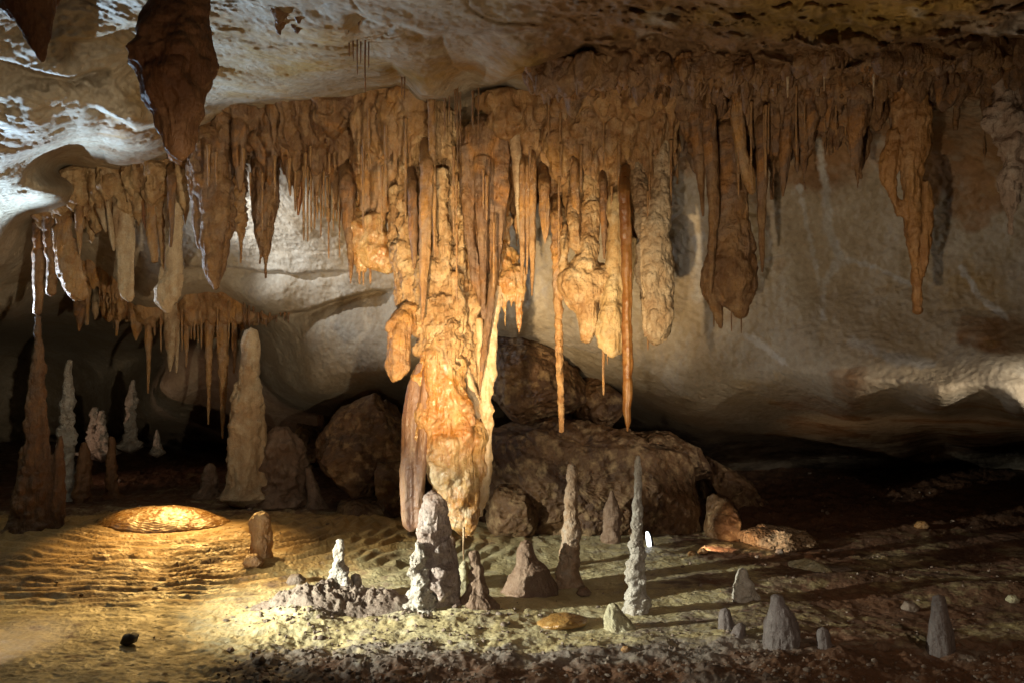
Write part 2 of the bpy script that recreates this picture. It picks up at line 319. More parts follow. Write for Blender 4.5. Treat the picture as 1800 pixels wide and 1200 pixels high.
def rbf(px, py):
    s = 1 / 300.0
    def warp(y): return np.where(y < -100, -100 + (y + 100) * 0.35, y)
    A = np.stack([CP[:, 0] * s, warp(CP[:, 1]) * s * 1.25], 1); n = len(A)
    def phi(r): return np.sqrt(r * r + 0.012)
    D = np.linalg.norm(A[:, None] - A[None], axis=2)
    M = np.zeros((n + 3, n + 3)); M[:n, :n] = -phi(D) + np.eye(n) * 0.004 * -1; M[:n, n] = 1; M[:n, n + 1:] = A; M[n, :n] = 1; M[n + 1:, :n] = A.T
    w = np.linalg.solve(M, np.concatenate([np.log(CP[:, 2]), [0, 0, 0]]))
    X = np.stack([px * s, warp(py) * s * 1.25], 1); out = np.empty(len(X))
    for i in range(0, len(X), 40000):
        q = X[i:i + 40000]; r = np.linalg.norm(q[:, None] - A[None], axis=2)
        out[i:i + 40000] = -phi(r) @ w[:n] + w[n] + q @ w[n + 1:]
    return np.exp(out)
def ledge(px, py, line, amp, w=5.0, decay=45.0, wob=6.0):
    L = np.array(line, float); y = np.interp(px, L[:, 0], L[:, 1])
    y = y + wob * fbm(np.stack([px / 60.0, py * 0, px * 0 + L[0, 1]], 1), 4)
    s = py - y; m = sstep(L[0, 0] - 25, L[0, 0] + 15, px) * (1 - sstep(L[-1, 0] - 15, L[-1, 0] + 25, px))
    return amp * m * sstep(-w, w, s) * np.exp(-np.maximum(s, 0) / decay)
def gauss(px, py, cx, cy, rx, ry): return np.exp(-((px - cx) / rx) ** 2 - ((py - cy) / ry) ** 2)

xs = np.concatenate([np.linspace(-900, -90, 50), np.arange(-80, 1881, 3.2), np.linspace(1890, 2700, 50)])
ys = np.concatenate([-3000 + 2900 * (np.linspace(0, 1, 40) ** 0.6), np.arange(-95, 800, 2.6), np.linspace(803, 985, 26)])
PX, PY = np.meshgrid(xs, ys); nr, nc = PX.shape; PX = PX.ravel(); PY = PY.ravel()
D = rbf(PX, PY)
for ln, am, w, dc, wb in [
    ([(320,468),(400,470),(520,482),(600,476)], 0.10, 2, 18, 4), ([(380,583),(460,560),(540,545),(620,520),(680,508)], 0.30, 3, 30, 4),
    ([(170,190),(240,228),(300,215)], 0.35, 4, 60, 5), ([(380,185),(480,172),(600,176),(720,180)], 0.15, 3, 40, 6),
    ([(690,118),(740,172),(800,178),(860,150),(920,128)], 0.45, 6, 70, 6), ([(620,28),(760,55),(900,62),(1000,40),(1100,28)], 0.22, 6, 60, 10),
    ([(930,120),(1000,148),(1100,130),(1200,135),(1290,150),(1420,130),(1560,118),(1700,130),(1830,115)], 0.35, 6, 60, 16),
    ([(1100,40),(1250,90),(1400,75),(1500,95),(1650,60),(1830,70)], 0.25, 6, 60, 18), ([(1000,90),(1160,60),(1300,40),(1500,45),(1830,20)], 0.15, 5, 40, 18),
    ([(120,72),(160,68),(200,60),(250,40)], 0.22, 5, 50, 8), ([(0,108),(60,128),(120,138),(180,122)], 0.25, 5, 40, 8),
    ([(1650,545),(1700,535),(1760,545)], 0.05, 4, 16, 6), ([(1690,590),(1730,600),(1790,575)], 0.04, 4, 14, 6), ([(450,690),(520,726),(560,728)], 0.25, 3, 30, 3),
    ([(380,578),(430,600),(455,660),(500,712),(540,726)], 0.15, 3, 25, 3), ([(1260,760),(1400,768),(1560,800)], 0.4, 5, 60, 8), ([(1350,640),(1450,652),(1560,664),(1700,668),(1830,672)], -0.04, 8, 50, 6)]:
    D = D + ledge(PX, PY, ln, am, w, dc, wb)
ceilR = sstep(870, 1050, PX) * (1 - sstep(150, 215, PY)); ceil = 1 - sstep(170, 330, PY)
leftC = (1 - sstep(360, 480, PX)) * (1 - sstep(320, 400, PY))
lip = sstep(1250, 1450, PX) * gauss(PX * 0, PY, 0, 672, 1, 34)
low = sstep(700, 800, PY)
P3 = np.stack([(PX - 900) / F * D, D, H - (PY - 600) / F * D], 1)
lipm = sstep(1150, 1400, PX) * gauss(PX * 0, PY, 0, 685, 1, 60)
rough = (1 - 0.75 * lipm) * np.clip(0.22 + 0.22 * ceil + 1.1 * ceilR + 0.5 * leftC + 0.12 * lip + 0.8 * low, 0, 2)
so = np.array([3.1, 8.8, 1.4])
nse = 0.07 * fbm(P3 * 0.9 + so, 3) * (1 + 0.6 * ceil) * (1 - 0.8 * lipm) + rough * (0.075 * fbm(P3 * 3.2 + so, 4, 0.55) + 0.035 * ridged(P3 * 5.5 + so, 4, 0.55)) + (0.006 + 0.012 * rough) * fbm(P3 * 26, 4, 0.6)
nse += 0.03 * ceil * (1 - ceilR) * ridged(P3 * 1.6 + 5, 3)
# popcorn and torn edges hanging from the rough roof at the right
nse -= (0.16 + 0.14 * gauss(PX * 0, PY, 0, 115, 1, 50)) * ceilR * np.maximum(0, fbm(P3 * 4.5 + 9, 3)) ** 1.2 + 0.05 * ceilR * np.maximum(0, fbm(P3 * 11 + 2, 3))
wl = (1 - ceil) * (1 - lipm)
nse += wl * (0.022 * np.exp(-(perlin(P3 * 1.2 + 61) / 0.012) ** 2) * sstep(0, .2, perlin(P3 * .8 + 5)) + 0.016 * fbm(P3 * np.array([5, 5, 9]) + 3, 3) * sstep(-0.1, 0.3, perlin(P3 * .7 + 1)))
nse += ceil * 0.03 * np.exp(-(perlin(P3 * 1.5 + 71) / 0.012) ** 2)
# pendant lobes at the upper left, scallops on them
nse -= leftC * 0.10 * np.maximum(0, perlin(P3 * 2.1 + 3.3)) * 2
D = D + nse
P3 = np.stack([(PX - 900) / F * D, D, H - (PY - 600) / F * D], 1)
nn = fbm(np.stack([PX / 160, PY / 90, PX * 0], 1), 4)
brown = np.clip(0.75 * ceilR + 0.45 * gauss(PX, PY, 1450, 250, 330, 130) + 0.25 * low + 0.2 * nn + 0.42 * gauss(PX, PY, 640, 70, 330, 130) + 0.3 * gauss(PX, PY, 1000, 60, 200, 90) + 0.35 * sstep(170, 240, PY) * (1 - sstep(260, 340, PY)), 0, 1)
ochre = np.clip(0.75 * gauss(PX, PY, 1500, 25, 330, 45) + 0.45 * gauss(PX, PY, 930, 130, 60, 30) + 0.35 * gauss(PX, PY, 1700, 500, 130, 60) + 0.6 * gauss(PX, PY, 520, 110, 260, 110) + 0.25 * gauss(PX, PY, 200, 60, 150, 100) + 0.5 * gauss(PX, PY, 1330, 680, 60, 30) + 0.22 * nn, 0, 1)
dark_tone = np.clip(0.6 * low + 0.3 * gauss(PX, PY, 600, 150, 120, 18) - 0.1 + 0.15 * nn, 0, 1)  # darker towards the bottom of the wall and in a narrow roof band
vein = np.zeros(len(PX))
for ln, w in [([(1438, 250), (1452, 340), (1458, 410), (1478, 455), (1448, 500), (1446, 560)], 9), ([(1405, 330), (1420, 400), (1440, 500)], 6), ([(1310, 588), (1345, 610), (1382, 640)], 6), ([(1478, 455), (1540, 470), (1600, 500)], 5), ([(1500, 600), (1560, 625), (1640, 640)], 12), ([(1690, 470), (1720, 520), (1770, 560)], 6), ([(1230, 420), (1225, 520)], 14)]:
    L = np.array(ln, float)
    for a, b in zip(L[:-1], L[1:]):
        t_ = np.clip(((PX - a[0]) * (b[0] - a[0]) + (PY - a[1]) * (b[1] - a[1])) / np.sum((b - a) ** 2), 0, 1)
        dd_ = np.hypot(PX - a[0] - t_ * (b[0] - a[0]), PY - a[1] - t_ * (b[1] - a[1])) + 5 * fbm(np.stack([PX / 14, PY / 14, PX * 0], 1), 3)
        vein = np.maximum(vein, np.exp(-(dd_ / w) ** 2))
vein = np.clip(vein * 0.8 + 0.5 * ceil * np.maximum(0, fbm(P3 * 1.7 + 40, 4)), 0, 1)
brown = np.clip(brown + 0.6 * sstep(0.12, 0.3, fbm(P3 * 1.3 + 21, 4)) * sstep(1150, 1400, PX) * (1 - ceil) * 0.8, 0, 1)
idx = np.arange(nr * nc).reshape(nr, nc)
Q = np.stack([idx[:-1, :-1], idx[:-1, 1:], idx[1:, 1:], idx[1:, :-1]], -1)
cut = int(np.searchsorted(ys, 235))
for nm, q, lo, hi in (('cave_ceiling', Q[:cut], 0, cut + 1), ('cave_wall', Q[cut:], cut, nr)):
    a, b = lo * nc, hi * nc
    o = mk(nm, P3[a:b], q.reshape(-1, 4) - a, SHELL, attrs={'brown': brown[a:b], 'ochre': ochre[a:b], 'dark_tone': dark_tone[a:b], 'vein': vein[a:b]}); o['kind'] = 'structure'

# ------------------------------------------------------------------ floor
MX, MY = (292 - 900) / F * 8.0, 7.95
def floor_h(x, y, fine=True):
    x = np.asarray(x, float); y = np.asarray(y, float); p = np.stack([x, y, x * 0], 1)
    h = 0.05 * fbm(p * 0.55 + 4, 3)
    h += 0.10 * sstep(8.2, 12, y) * (0.6 + sstep(1.0, 3.5, x))
    dx, dy = x - MX, y - MY; r = np.sqrt((dx / 1.35) ** 2 + dy ** 2)
    rn = r + 0.07 * fbm(p * 1.7 + 2, 3)
    h += 0.15 * (1 - sstep(0.3, 2.6, r))
    ter = (1 - sstep(1.4, 2.7, r)) * sstep(0.36, 0.55, r)
    ph = rn / 0.108 + 0.9 * fbm(p * np.array([1.6, 2.2, 1]) + 7, 3); saw = ph - np.floor(ph)
    h += ter * 0.034 * (0.55 + 0.9 * np.clip(0.5 + fbm(p * 3 + 3, 2), 0, 1)) * (np.minimum(saw / 0.64, (1 - saw) / 0.36) - 0.5)
    rub = np.clip(sstep(-1.75, -1.2, x) * (1 - sstep(5.1, 5.55, y + 0.3 * perlin(p * 1.3))), 0, 1)
    berm = gauss(x, y, -1.22, 5.75, 0.22, 0.28) + 0.7 * gauss(x, y, -0.85, 5.95, 0.3, 0.14) + 0.55 * gauss(x, y, -0.2, 5.95, 0.35, 0.2) + 0.5 * gauss(x, y, -0.55, 5.6, 0.5, 0.2)
    h += 0.07 * berm + rub * 0.03 * fbm(p * 2.2, 3)
    # pads under the low rocks at the right
    h += 0.07 * gauss(x, y, 2.35, 6.6, 0.5, 0.2) + 0.06 * gauss(x, y, 3.1, 6.3, 0.6, 0.18)
    front = 1 - sstep(5.0, 5.5, y + 0.2 * perlin(p * 1.5))
    amp = 0.009 + 0.014 * rub + 0.008 * rub * front + 0.026 * np.clip(berm, 0, 1.2) + 0.004 * sstep(0.8, 1.6, x) + 0.018 * sstep(8, 9.5, y)
    h += amp * (1 - 0.8 * ter) * fbm(p * 5 + 1, 4, 0.6)
    h += (amp * 0.55 + 0.004) * (1 - 0.7 * ter) * ridged(p * 11 + 6, 3, 0.55) * 0.5
    dimple = (1 - 0.9 * ter) * sstep(-3, -2, x) * (1 - sstep(-1.4, -0.9, x)) * (1 - sstep(6.6, 7.3, y))
    h += 0.008 * (dimple * 1.1 + 0.1) * ridged(p * np.array([6, 13, 1]) + 3, 3)
    return h
ds = np.concatenate([[-3, -1, 0.5, 1.6, 2.4], 2800.0 / (np.concatenate([np.linspace(1500, 1262, 60), np.arange(1260, 860, -1.35), np.linspace(859, 738, 70)]) - 600)])
fx = np.concatenate([np.linspace(-1500, -90, 60), np.arange(-80, 1881, 2.6), np.linspace(1890, 3300, 60)])
FX, FD = np.meshgrid(fx, ds); fr, fc = FX.shape
X = ((FX - 900) / F * np.maximum(FD, 3.0)).ravel(); Y = FD.ravel(); Z = floor_h(X, Y)
pxx = 900 + X / np.maximum(Y, 3) * F; pyy = 600 + (H) / np.maximum(Y, 3) * F
p = np.stack([X, Y, X * 0], 1); nz = fbm(p * 1.6, 4)
rr = np.sqrt(((X - MX) / 1.1) ** 2 + (Y - MY) ** 2)
amber = np.clip(1.1 * (1 - sstep(1.2, 2.5, rr)) + 0.6 * gauss(X, Y, -0.9, 8.0, 1.3, 0.5) + 0.35 * nz, 0, 1) * (1 - sstep(8.4, 9.0, Y))
grey = np.clip(sstep(-1.6, -1.1, X) * (1 - sstep(5.0, 5.5, Y)) * 0.9 + 0.5 * gauss(X, Y, -1.1, 5.8, 0.35, 0.2) + 0.45 * sstep(0.2, 1.2, X) + 0.45 * nz, 0, 1)
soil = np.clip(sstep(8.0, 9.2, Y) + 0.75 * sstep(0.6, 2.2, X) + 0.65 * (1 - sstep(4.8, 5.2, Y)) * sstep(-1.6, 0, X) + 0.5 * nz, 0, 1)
idx = np.arange(fr * fc).reshape(fr, fc); q = np.stack([idx[:-1, :-1], idx[:-1, 1:], idx[1:, 1:], idx[1:, :-1]], -1).reshape(-1, 4)
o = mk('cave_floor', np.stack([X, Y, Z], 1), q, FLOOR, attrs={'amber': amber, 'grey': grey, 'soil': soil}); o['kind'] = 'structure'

def base_d(py): return H * F / (py - 600.0)
def fl1(px, d): return float(floor_h([(px - 900) / F * d], [d])[0])

# gravel: several thousand pebbles nobody could count, one object
rng = np.random.RandomState(3)
import bmesh
bm = bmesh.new(); bmesh.ops.create_icosphere(bm, subdivisions=2, radius=1); iv = np.array([v.co[:] for v in bm.verts]); ifc = np.array([[v.index for v in f.verts] for f in bm.faces]); bm.free()
V, Fc, k = [], [], 0
def pebbles(n, fxy, smin, smax):
    global k
    for i in range(n):
        x, y = fxy(); s = smin * (smax / smin) ** (rng.rand() ** 3.2)
        q = iv.copy()
        for _ in range(7):                              # chop flat faces
            nv = rng.normal(size=3); nv /= np.linalg.norm(nv); c = rng.uniform(.45, .8); t_ = q @ nv; q = q - np.maximum(0, t_ - c)[:, None] * nv
        q = q * (1 + 0.2 * perlin(iv * 1.6 + rng.rand(3) * 50))[:, None] * (rng.uniform(0.6, 1.3, 3) * [1, 1, 0.75])
        a = rng.rand() * 6.28; R = np.array([[math.cos(a), -math.sin(a), 0], [math.sin(a), math.cos(a), 0], [0, 0, 1]])
        V.append((q * s) @ R.T + [x, y, 0]); Fc.append(ifc + k); k += len(iv); XY.append((x, y, s))
XY = []
def band():
    while True:
        d = rng.uniform(4.3, 5.9); px = rng.uniform(380, 1850)
        if d < 4.95 + 0.2 * math.sin(px / 90) + rng.normal() * 0.18: return (px - 900) / F * d, d
pebbles(3000, band, 0.003, 0.020)
pebbles(240, lambda: (rng.normal(-1.2, 0.2), rng.normal(5.75, 0.2)), 0.006, 0.024)
pebbles(260, lambda: (rng.normal(-0.5, 0.4), rng.normal(5.75, 0.12)), 0.004, 0.022)
pebbles(500, lambda: (rng.uniform(-1.3, 1.0), rng.uniform(5.0, 5.5)), 0.003, 0.016)
pebbles(260, lambda: (rng.uniform(-3.2, 4), rng.uniform(5.2, 8.5)), 0.004, 0.016)
pebbles(260, lambda: (rng.uniform(1.2, 4.2), rng.uniform(5.0, 7.6)), 0.004, 0.022)
pebbles(300, lambda: (rng.uniform(-5, 4.5), rng.uniform(8.4, 11)), 0.008, 0.035)
V = np.vstack(V); XY = np.array(XY); hz = floor_h(XY[:, 0], XY[:, 1]) + XY[:, 2] * 0.25; V[:, 2] += hz.repeat(len(iv))
o = mk('gravel', V, np.vstack(Fc), GRAV, origin=(0, 5, 0)); tag(o, 'loose grey and brown gravel scattered over the cave floor', 'gravel', None, 'stuff')
#PART2
# flowstone mound with a glossy cap at the left
def dome(x, y):
    dx, dy = x - MX, y - MY
    q_ = np.sqrt((dx / 1.0) ** 2 + (dy / 0.78) ** 2) + 0.035 * fbm(np.stack([x, y, x * 0], 1) * 4, 3)
    return 0.135 * np.clip(1 - (q_ / 0.52) ** 2.2, 0, 1) ** 0.8
ra = np.linspace(0.004, 0.56, 150); ta = np.linspace(0, 2 * math.pi, 260, endpoint=False)
RA, TA = np.meshgrid(ra, ta, indexing='ij'); dxm = (RA * np.cos(TA)).ravel(); dym = (RA * np.sin(TA) * 0.78).ravel()
hm = dome(MX + dxm, MY + dym); pm = np.stack([dxm, dym, dxm * 0], 1)
phm = RA.ravel() / 0.024 + 1.1 * fbm(pm * 4.5, 3); sm_ = phm - np.floor(phm)
zz = floor_h(MX + dxm, MY + dym) * 1.0 + hm + 0.0028 * (np.minimum(sm_ / 0.75, (1 - sm_) / 0.25) - 0.5) - 0.012 * (RA.ravel() > 0.52)
im = np.arange(150 * 260).reshape(150, 260); jm = np.roll(im, -1, 1)
FLOW = rock_mat('rimstone_calcite', [(0.40, 0.22, 0.06), (0.27, 0.13, 0.03), (0.48, 0.31, 0.12)], 5, None, 0, 0.35, 30, (0.15, 0.45), 0.6, coat=0.3)
o = mk('flowstone_mound', np.stack([MX + dxm, MY + dym, zz], 1), np.stack([im[:-1], im[1:], jm[1:], jm[:-1]], -1).reshape(-1, 4), FLOW, origin=(MX, MY, 0))
tag(o, 'low amber flowstone mound covered in thin rippled terraces, on the floor at the left', 'flowstone mound')

def ground(px, py):
    d = base_d(py)
    for _ in range(8): d = (H - fl1(px, d)) * F / (py - 600)
    return d
def stalag(name, label, pts, mat, cat='stalagmite', group=None, seed=None, foot=1.25, lump=0.16, ls=0.05, n=40, rag=0.0, bury=14, extra=None, vox=None, amp=0.006, fa=0.004, rings=0.0, step=1.6, d=None):
    """pts from tip to foot; the last one stands on the floor"""
    bx_, by_, br_ = pts[-1][:3]; seed = seed if seed is not None else int(bx_)
    dd = d or ground(bx_, by_ - br_ * 0.25)
    pts = list(pts) + [(bx_, by_ + 5, br_ * foot), (bx_, by_ + bury, br_ * foot + min(br_ * 0.7, 9))]
    t = tube(pts, dd, n, step, 1.0, lump, ls, 0.1, seed, rag, 6)
    b = W(bx_, by_, dd)
    if extra or vox:
        parts = [t] + [tube(e, dd, 26, 2, 1.0, lump, ls, 0.1, seed + 5 + i) for i, e in enumerate(extra or [])]
        o = fuse(name, parts, mat, b, None, vox or 0.006, amp, fa, seed, 0, rings)
    else: o = mk(name, t[0], t[1], mat, b)
    tag(o, label, cat, group); return o
def hang(name, label, pts, d, mat, cat='stalactite', group=None, seed=None, lump=0.12, ls=0.05, n=28, flute=0.15, rag=0.0, sq=1.0, parent=None, extra=None, vox=0.008, amp=0.006, fa=0.004, big=0.0, up=44):
    seed = seed if seed is not None else int(pts[0][0] + pts[-1][1])
    p0 = pts[0]; o3 = p0[3] if len(p0) > 3 else 0.0; top = (p0[0], p0[1] - up, p0[2] * (1.3 if up != 44 else 0.9), o3 + (0.34 if up == 44 else 0.0))
    if extra is not None:
        parts = [tube([top] + list(pts), d, n, 2.5, sq, lump, ls, flute, seed, rag)] + [tube(e, d, 24, 2.5, sq, lump, ls, flute, seed + 3 + i, rag) for i, e in enumerate(extra)]
        o = fuse(name, parts, mat, W(p0[0], p0[1], d), parent, vox, amp, fa, seed, big)
    else:
        v, f = tube([top] + list(pts), d, n, 2.0, sq, lump, ls, flute, seed, rag)
        o = mk(name, v, f, mat, W(p0[0], p0[1], d), parent)
    if parent is None: tag(o, label, cat, group)
    return o
def straws(lst, d, mat, label, group, r=1.6, jit=0.12, seed=1):
    g = np.random.RandomState(seed)
    for (x, t, b) in lst:
        dd = d + g.uniform(-jit, jit); rr = r * g.uniform(0.75, 1.25)
        v, f = tube([(x, t - 14, rr * 1.7), (x, t, rr * 1.2), (x + g.uniform(-.5, .5), (t + b) / 2, rr), (x, b - 3, rr * 0.8), (x, b, rr * 0.45)], dd, 9, 4, 1, 0.05, 0.03, 0, x)
        tag(mk('soda_straw', v, f, mat, W(x, t, dd)), label, 'soda straw', group)

# ---------------------------------------------------------------- curtains of fused flowstone along the roof
def curtain(label, x0, x1, top, bot, dep, seed, mat, gap=8.0, rr=(7, 15), var=35, front=0.5, vox=0.009, amp=0.020, layers=3, over=30, big=0.02, back=0.9):
    g = np.random.RandomState(seed); parts = []
    tx, ty = zip(*top); bx_, by_ = zip(*bot); dx_, dd_ = zip(*dep)
    d0 = float(np.mean(dd_))
    for L in range(layers):
        x = x0 + g.uniform(0, gap)
        while x < x1:
            t = np.interp(x, tx, ty); b = np.interp(x, bx_, by_); dd = np.interp(x, dx_, dd_)
            off = (dd - d0) + (0.16 - 0.16 * L) + g.uniform(-.05, .05)
            ln = (b - t) * (1.0 - 0.28 * L) + g.normal() * var * (1 - .2 * L); ln = max(30, ln)
            r = (rr[0] * .7 + (rr[1] * 1.9 - rr[0] * .7) * g.rand() ** 2.6) * (1 + 0.2 * (L > 0)); w = g.uniform(-5, 5)
            parts.append(tube([(x, t - over, r * 1.5, off + 0.05), (x, t + 8, r * 1.15, off), (x + w * .5, t + ln * .55, r * .95, off), (x + w, t + ln * .85, r * .5, off), (x + w, t + ln, 1.5, off)], d0, 14, 5, 1.0, 0.22, 0.05, 0.3, g.randint(900)))
            x += max(gap * .5, r * g.uniform(.6, 1.5))
    if back:
        x = x0 + 8
        while x < x1 - 4:                               # the thick upper mass the points grow from
            t = np.interp(x, tx, ty); b = np.interp(x, bx_, by_); off = np.interp(x, dx_, dd_) - d0; h = (b - t) * g.uniform(.5, .95) * back
            parts.append(tube([(x, t - over - 25, 30, off + .35), (x, t, 24, off + .1), (x + 2, t + h * .6, 20, off + .04), (x + 3, t + h, 9, off + .05), (x + 3, t + h + 12, 2, off + .06)], d0, 16, 5, 1.0, .25, .09, .3, g.randint(900)))
            x += g.uniform(12, 22)
    o = fuse('flowstone_curtain', parts, mat, W((x0 + x1) / 2, np.interp((x0 + x1) / 2, tx, ty), d0), None, vox, amp, 0.006, seed, big)
    tag(o, label, 'flowstone curtain'); return o

curtain('pale brown flowstone curtain on the descending roof edge, above the round-ended draperies at the left', 66, 330,
        [(66, 362), (110, 342), (180, 325), (240, 308), (330, 288)], [(66, 430), (110, 420), (150, 395), (210, 370), (260, 390), (330, 385)], [(66, 8.4), (330, 7.9)], 11, CRM, 9, (6, 12), 26, vox=0.011, back=0.6)
curtain('wide brown fluted flowstone curtain with a smooth dark top, holding the massive brown stalactite', 325, 640,
        [(325, 262), (370, 225), (430, 192), (500, 182), (640, 186)], [(325, 340), (400, 300), (440, 296), (500, 318), (560, 322), (640, 345)], [(325, 7.8), (480, 7.3), (640, 7.0)], 12, BROWN, 9, (8, 15), 24, vox=0.011, big=0.03)
curtain('tan flowstone curtain hanging just left of the central column, with an amber lower edge', 630, 745,
        [(630, 188), (745, 185)], [(630, 400), (680, 430), (745, 440)], [(630, 7.0), (745, 6.75)], 13, TAN, 8, (8, 15), 26, vox=0.010, big=0.03)
curtain('tan flowstone curtain right of the central column, merging into the pale draperies below', 885, 1190,
        [(885, 210), (960, 180), (1040, 165), (1190, 165)], [(885, 380), (940, 400), (1000, 440), (1060, 455), (1110, 450), (1150, 450), (1190, 330)], [(885, 6.75), (1000, 6.5), (1190, 6.25)], 14, TAN, 8, (7, 14), 36, vox=0.010, layers=4, big=0.03)
curtain('dark brown flowstone curtain above the two-toothed hanging lobe on the right', 1195, 1365,
        [(1195, 165), (1280, 150), (1365, 150)], [(1195, 270), (1240, 310), (1290, 330), (1340, 330), (1365, 300)], [(1195, 6.2), (1365, 6.0)], 15, BROWN, 9, (7, 14), 30, vox=0.010)
curtain('ragged dark brown flowstone curtain under the rough roof, right of the two-toothed lobe', 1365, 1570,
        [(1365, 140), (1460, 135), (1570, 130)], [(1365, 310), (1400, 300), (1440, 260), (1500, 285), (1540, 245), (1570, 235)], [(1365, 6.0), (1570, 5.7)], 16, BROWN, 10, (7, 14), 36, vox=0.010)
curtain('short ragged brown flowstone curtain under the roof in the upper right corner', 1570, 1830,
        [(1570, 105), (1700, 95), (1830, 90)], [(1570, 240), (1640, 225), (1700, 195), (1760, 205), (1830, 270)], [(1570, 5.6), (1830, 5.3)], 17, BROWN, 11, (8, 15), 28, vox=0.010)

curtain('thin ragged brown fringe on the front edge of the rough roof, right of the column', 930, 1400,
        [(930, 136), (1000, 138), (1100, 122), (1200, 116), (1290, 124), (1400, 108)], [(930, 160), (1000, 182), (1100, 158), (1200, 172), (1290, 182), (1400, 160)], [(930, 5.65), (1200, 5.35), (1400, 5.2)], 41, BROWN, 9, (4, 10), 18, vox=0.008, layers=3, over=14, big=0.02, back=0)
curtain('thin ragged dark fringe on the rough roof edge in the upper right', 1400, 1830,
        [(1400, 108), (1500, 98), (1600, 100), (1700, 92), (1830, 92)], [(1400, 150), (1500, 150), (1600, 140), (1700, 135), (1830, 140)], [(1400, 5.15), (1600, 4.95), (1830, 4.85)], 43, BROWN, 10, (4, 11), 18, vox=0.008, layers=3, over=14, big=0.02, back=0)
# ---------------------------------------------------------------- left draperies and stalactites
ST = 'stalactite'
hang(ST, 'leftmost long blunt brown stalactite, its tip meeting the tall column below', [(72, 372, 13), (70, 420, 12), (68, 480, 10), (67, 530, 8), (66, 551, 8)], 8.45, BROWN, rag=0.05)
hang(ST, 'blunt brown stalactite with a flat cut tip, second from the left end of the fringe', [(90, 370, 12), (91, 420, 13), (92, 480, 10), (90, 512, 9), (89, 517, 8)], 8.3, BROWN)
hang('drapery', 'tan drapery swelling into a rounded bulb with a white lower edge, third from the left', [(112, 380, 14), (112, 430, 16), (120, 470, 20), (132, 505, 20), (146, 525, 8)], 8.2, TAN, 'drapery', extra=[[(100, 400, 9), (108, 480, 9), (125, 515, 7), (134, 528, 4)], [(128, 420, 8), (134, 470, 10), (146, 510, 9), (152, 522, 5)]], sq=.55)
hang(ST, 'slender pale stalactite in front of the gap left of the lit roof hole', [(139, 365, 8), (139, 400, 7), (140, 430, 4), (140, 450, 1.5)], 8.1, TAN)
hang(ST, 'pale curved stalactite with a white rim beside the lit hole in the left fringe', [(176, 345, 9), (180, 380, 8), (186, 402, 4), (187, 408, 2)], 8.15, PALE)
hang(ST, 'thin pale bladed stalactite edged in white light, left of the narrow bulb drapery', [(186, 330, 4), (192, 380, 4), (198, 420, 4), (200, 440, 2)], 8.05, PALE, sq=1.6)
hang('drapery', 'narrow pale drapery ending in a hooked bulb, left of the largest bulb', [(214, 340, 15), (216, 390, 18), (218, 425, 17), (215, 450, 9), (217, 480, 12), (222, 512, 14), (230, 530, 4)], 8.1, PALE, 'drapery', extra=[[(232, 400, 6), (234, 440, 4), (233, 448, 2)], [(228, 440, 7), (229, 490, 8), (232, 524, 5)]], sq=.5)
hang(ST, 'glowing orange translucent stalactite in the left fringe', [(256, 352, 8), (256, 378, 7), (258, 400, 4), (259, 408, 2)], 8.0, AMB, sq=.5)
hang(ST, 'tan stalactite with a blunt tip right of the glowing orange one', [(266, 350, 10), (266, 400, 9), (270, 440, 8), (272, 461, 5)], 7.95, TAN)
hang('drapery', 'longest pale drapery of the left fringe, ending in the largest round bulb', [(304, 320, 18), (304, 380, 17), (304, 440, 14), (303, 480, 12), (294, 512, 22), (292, 530, 20), (296, 549, 6)], 7.9, PALE, 'drapery', extra=[[(312, 360, 8), (312, 430, 9), (311, 500, 11), (306, 530, 6)], [(284, 470, 3), (285, 500, 8), (281, 525, 10), (290, 545, 4)]], sq=.5)
hang(ST, 'thin brown stalactite hanging in front of the longest bulb drapery', [(302, 310, 9), (301, 360, 6), (302, 400, 4), (300, 434, 2.5)], 7.7, BROWN, rag=.03)
hang(ST, 'slim pale stalactite between the blunt tan one and the longest bulb drapery', [(282, 330, 11), (283, 400, 8), (286, 450, 4), (287, 490, 2)], 8.05, TAN)
hang(ST, 'massive dark brown stalactite with a pointed tip, largest in the left fringe', [(372, 250, 34), (374, 310, 34), (380, 370, 30), (378, 420, 25), (376, 460, 20), (377, 490, 13), (379, 508, 3)], 7.45, BROWN, extra=[[(346, 262, 16), (344, 330, 14), (346, 390, 10), (352, 430, 7), (354, 438, 3)], [(358, 300, 14), (356, 400, 12), (362, 440, 8), (368, 470, 4)], [(392, 260, 14), (394, 340, 12), (394, 420, 9), (388, 470, 5)]], flute=.3, amp=.012)
hang(ST, 'pale crystal-crusted stalactite right of the massive brown one', [(416, 320, 16), (418, 350, 14), (420, 380, 12), (426, 410, 8), (423, 420, 3), (424, 440, 2), (423, 462, 1.5)], 7.9, TAN, lump=.3, ls=.03)
hang(ST, 'reddish brown stalactite with two thin tips, hanging before the bright patch of roof', [(466, 300, 24), (466, 350, 23), (464, 390, 19), (465, 420, 14), (468, 440, 8), (467, 455, 4), (467, 490, 2)], 7.6, BROWN, extra=[[(450, 320, 9), (452, 370, 9), (456, 410, 8), (458, 440, 3), (457, 465, 1.5)], [(484, 310, 8), (482, 360, 6), (476, 410, 4)]])
hang(ST, 'amber stalactite at the left of the soda straws', [(527, 318, 9), (526, 350, 6), (524, 378, 2)], 7.4, AMB)
hang(ST, 'pointed dark brown stalactite, last of the fringe before the tan curtain', [(610, 320, 14), (613, 370, 12), (616, 420, 9), (617, 455, 6), (616, 498, 1.5)], 6.9, BROWN)
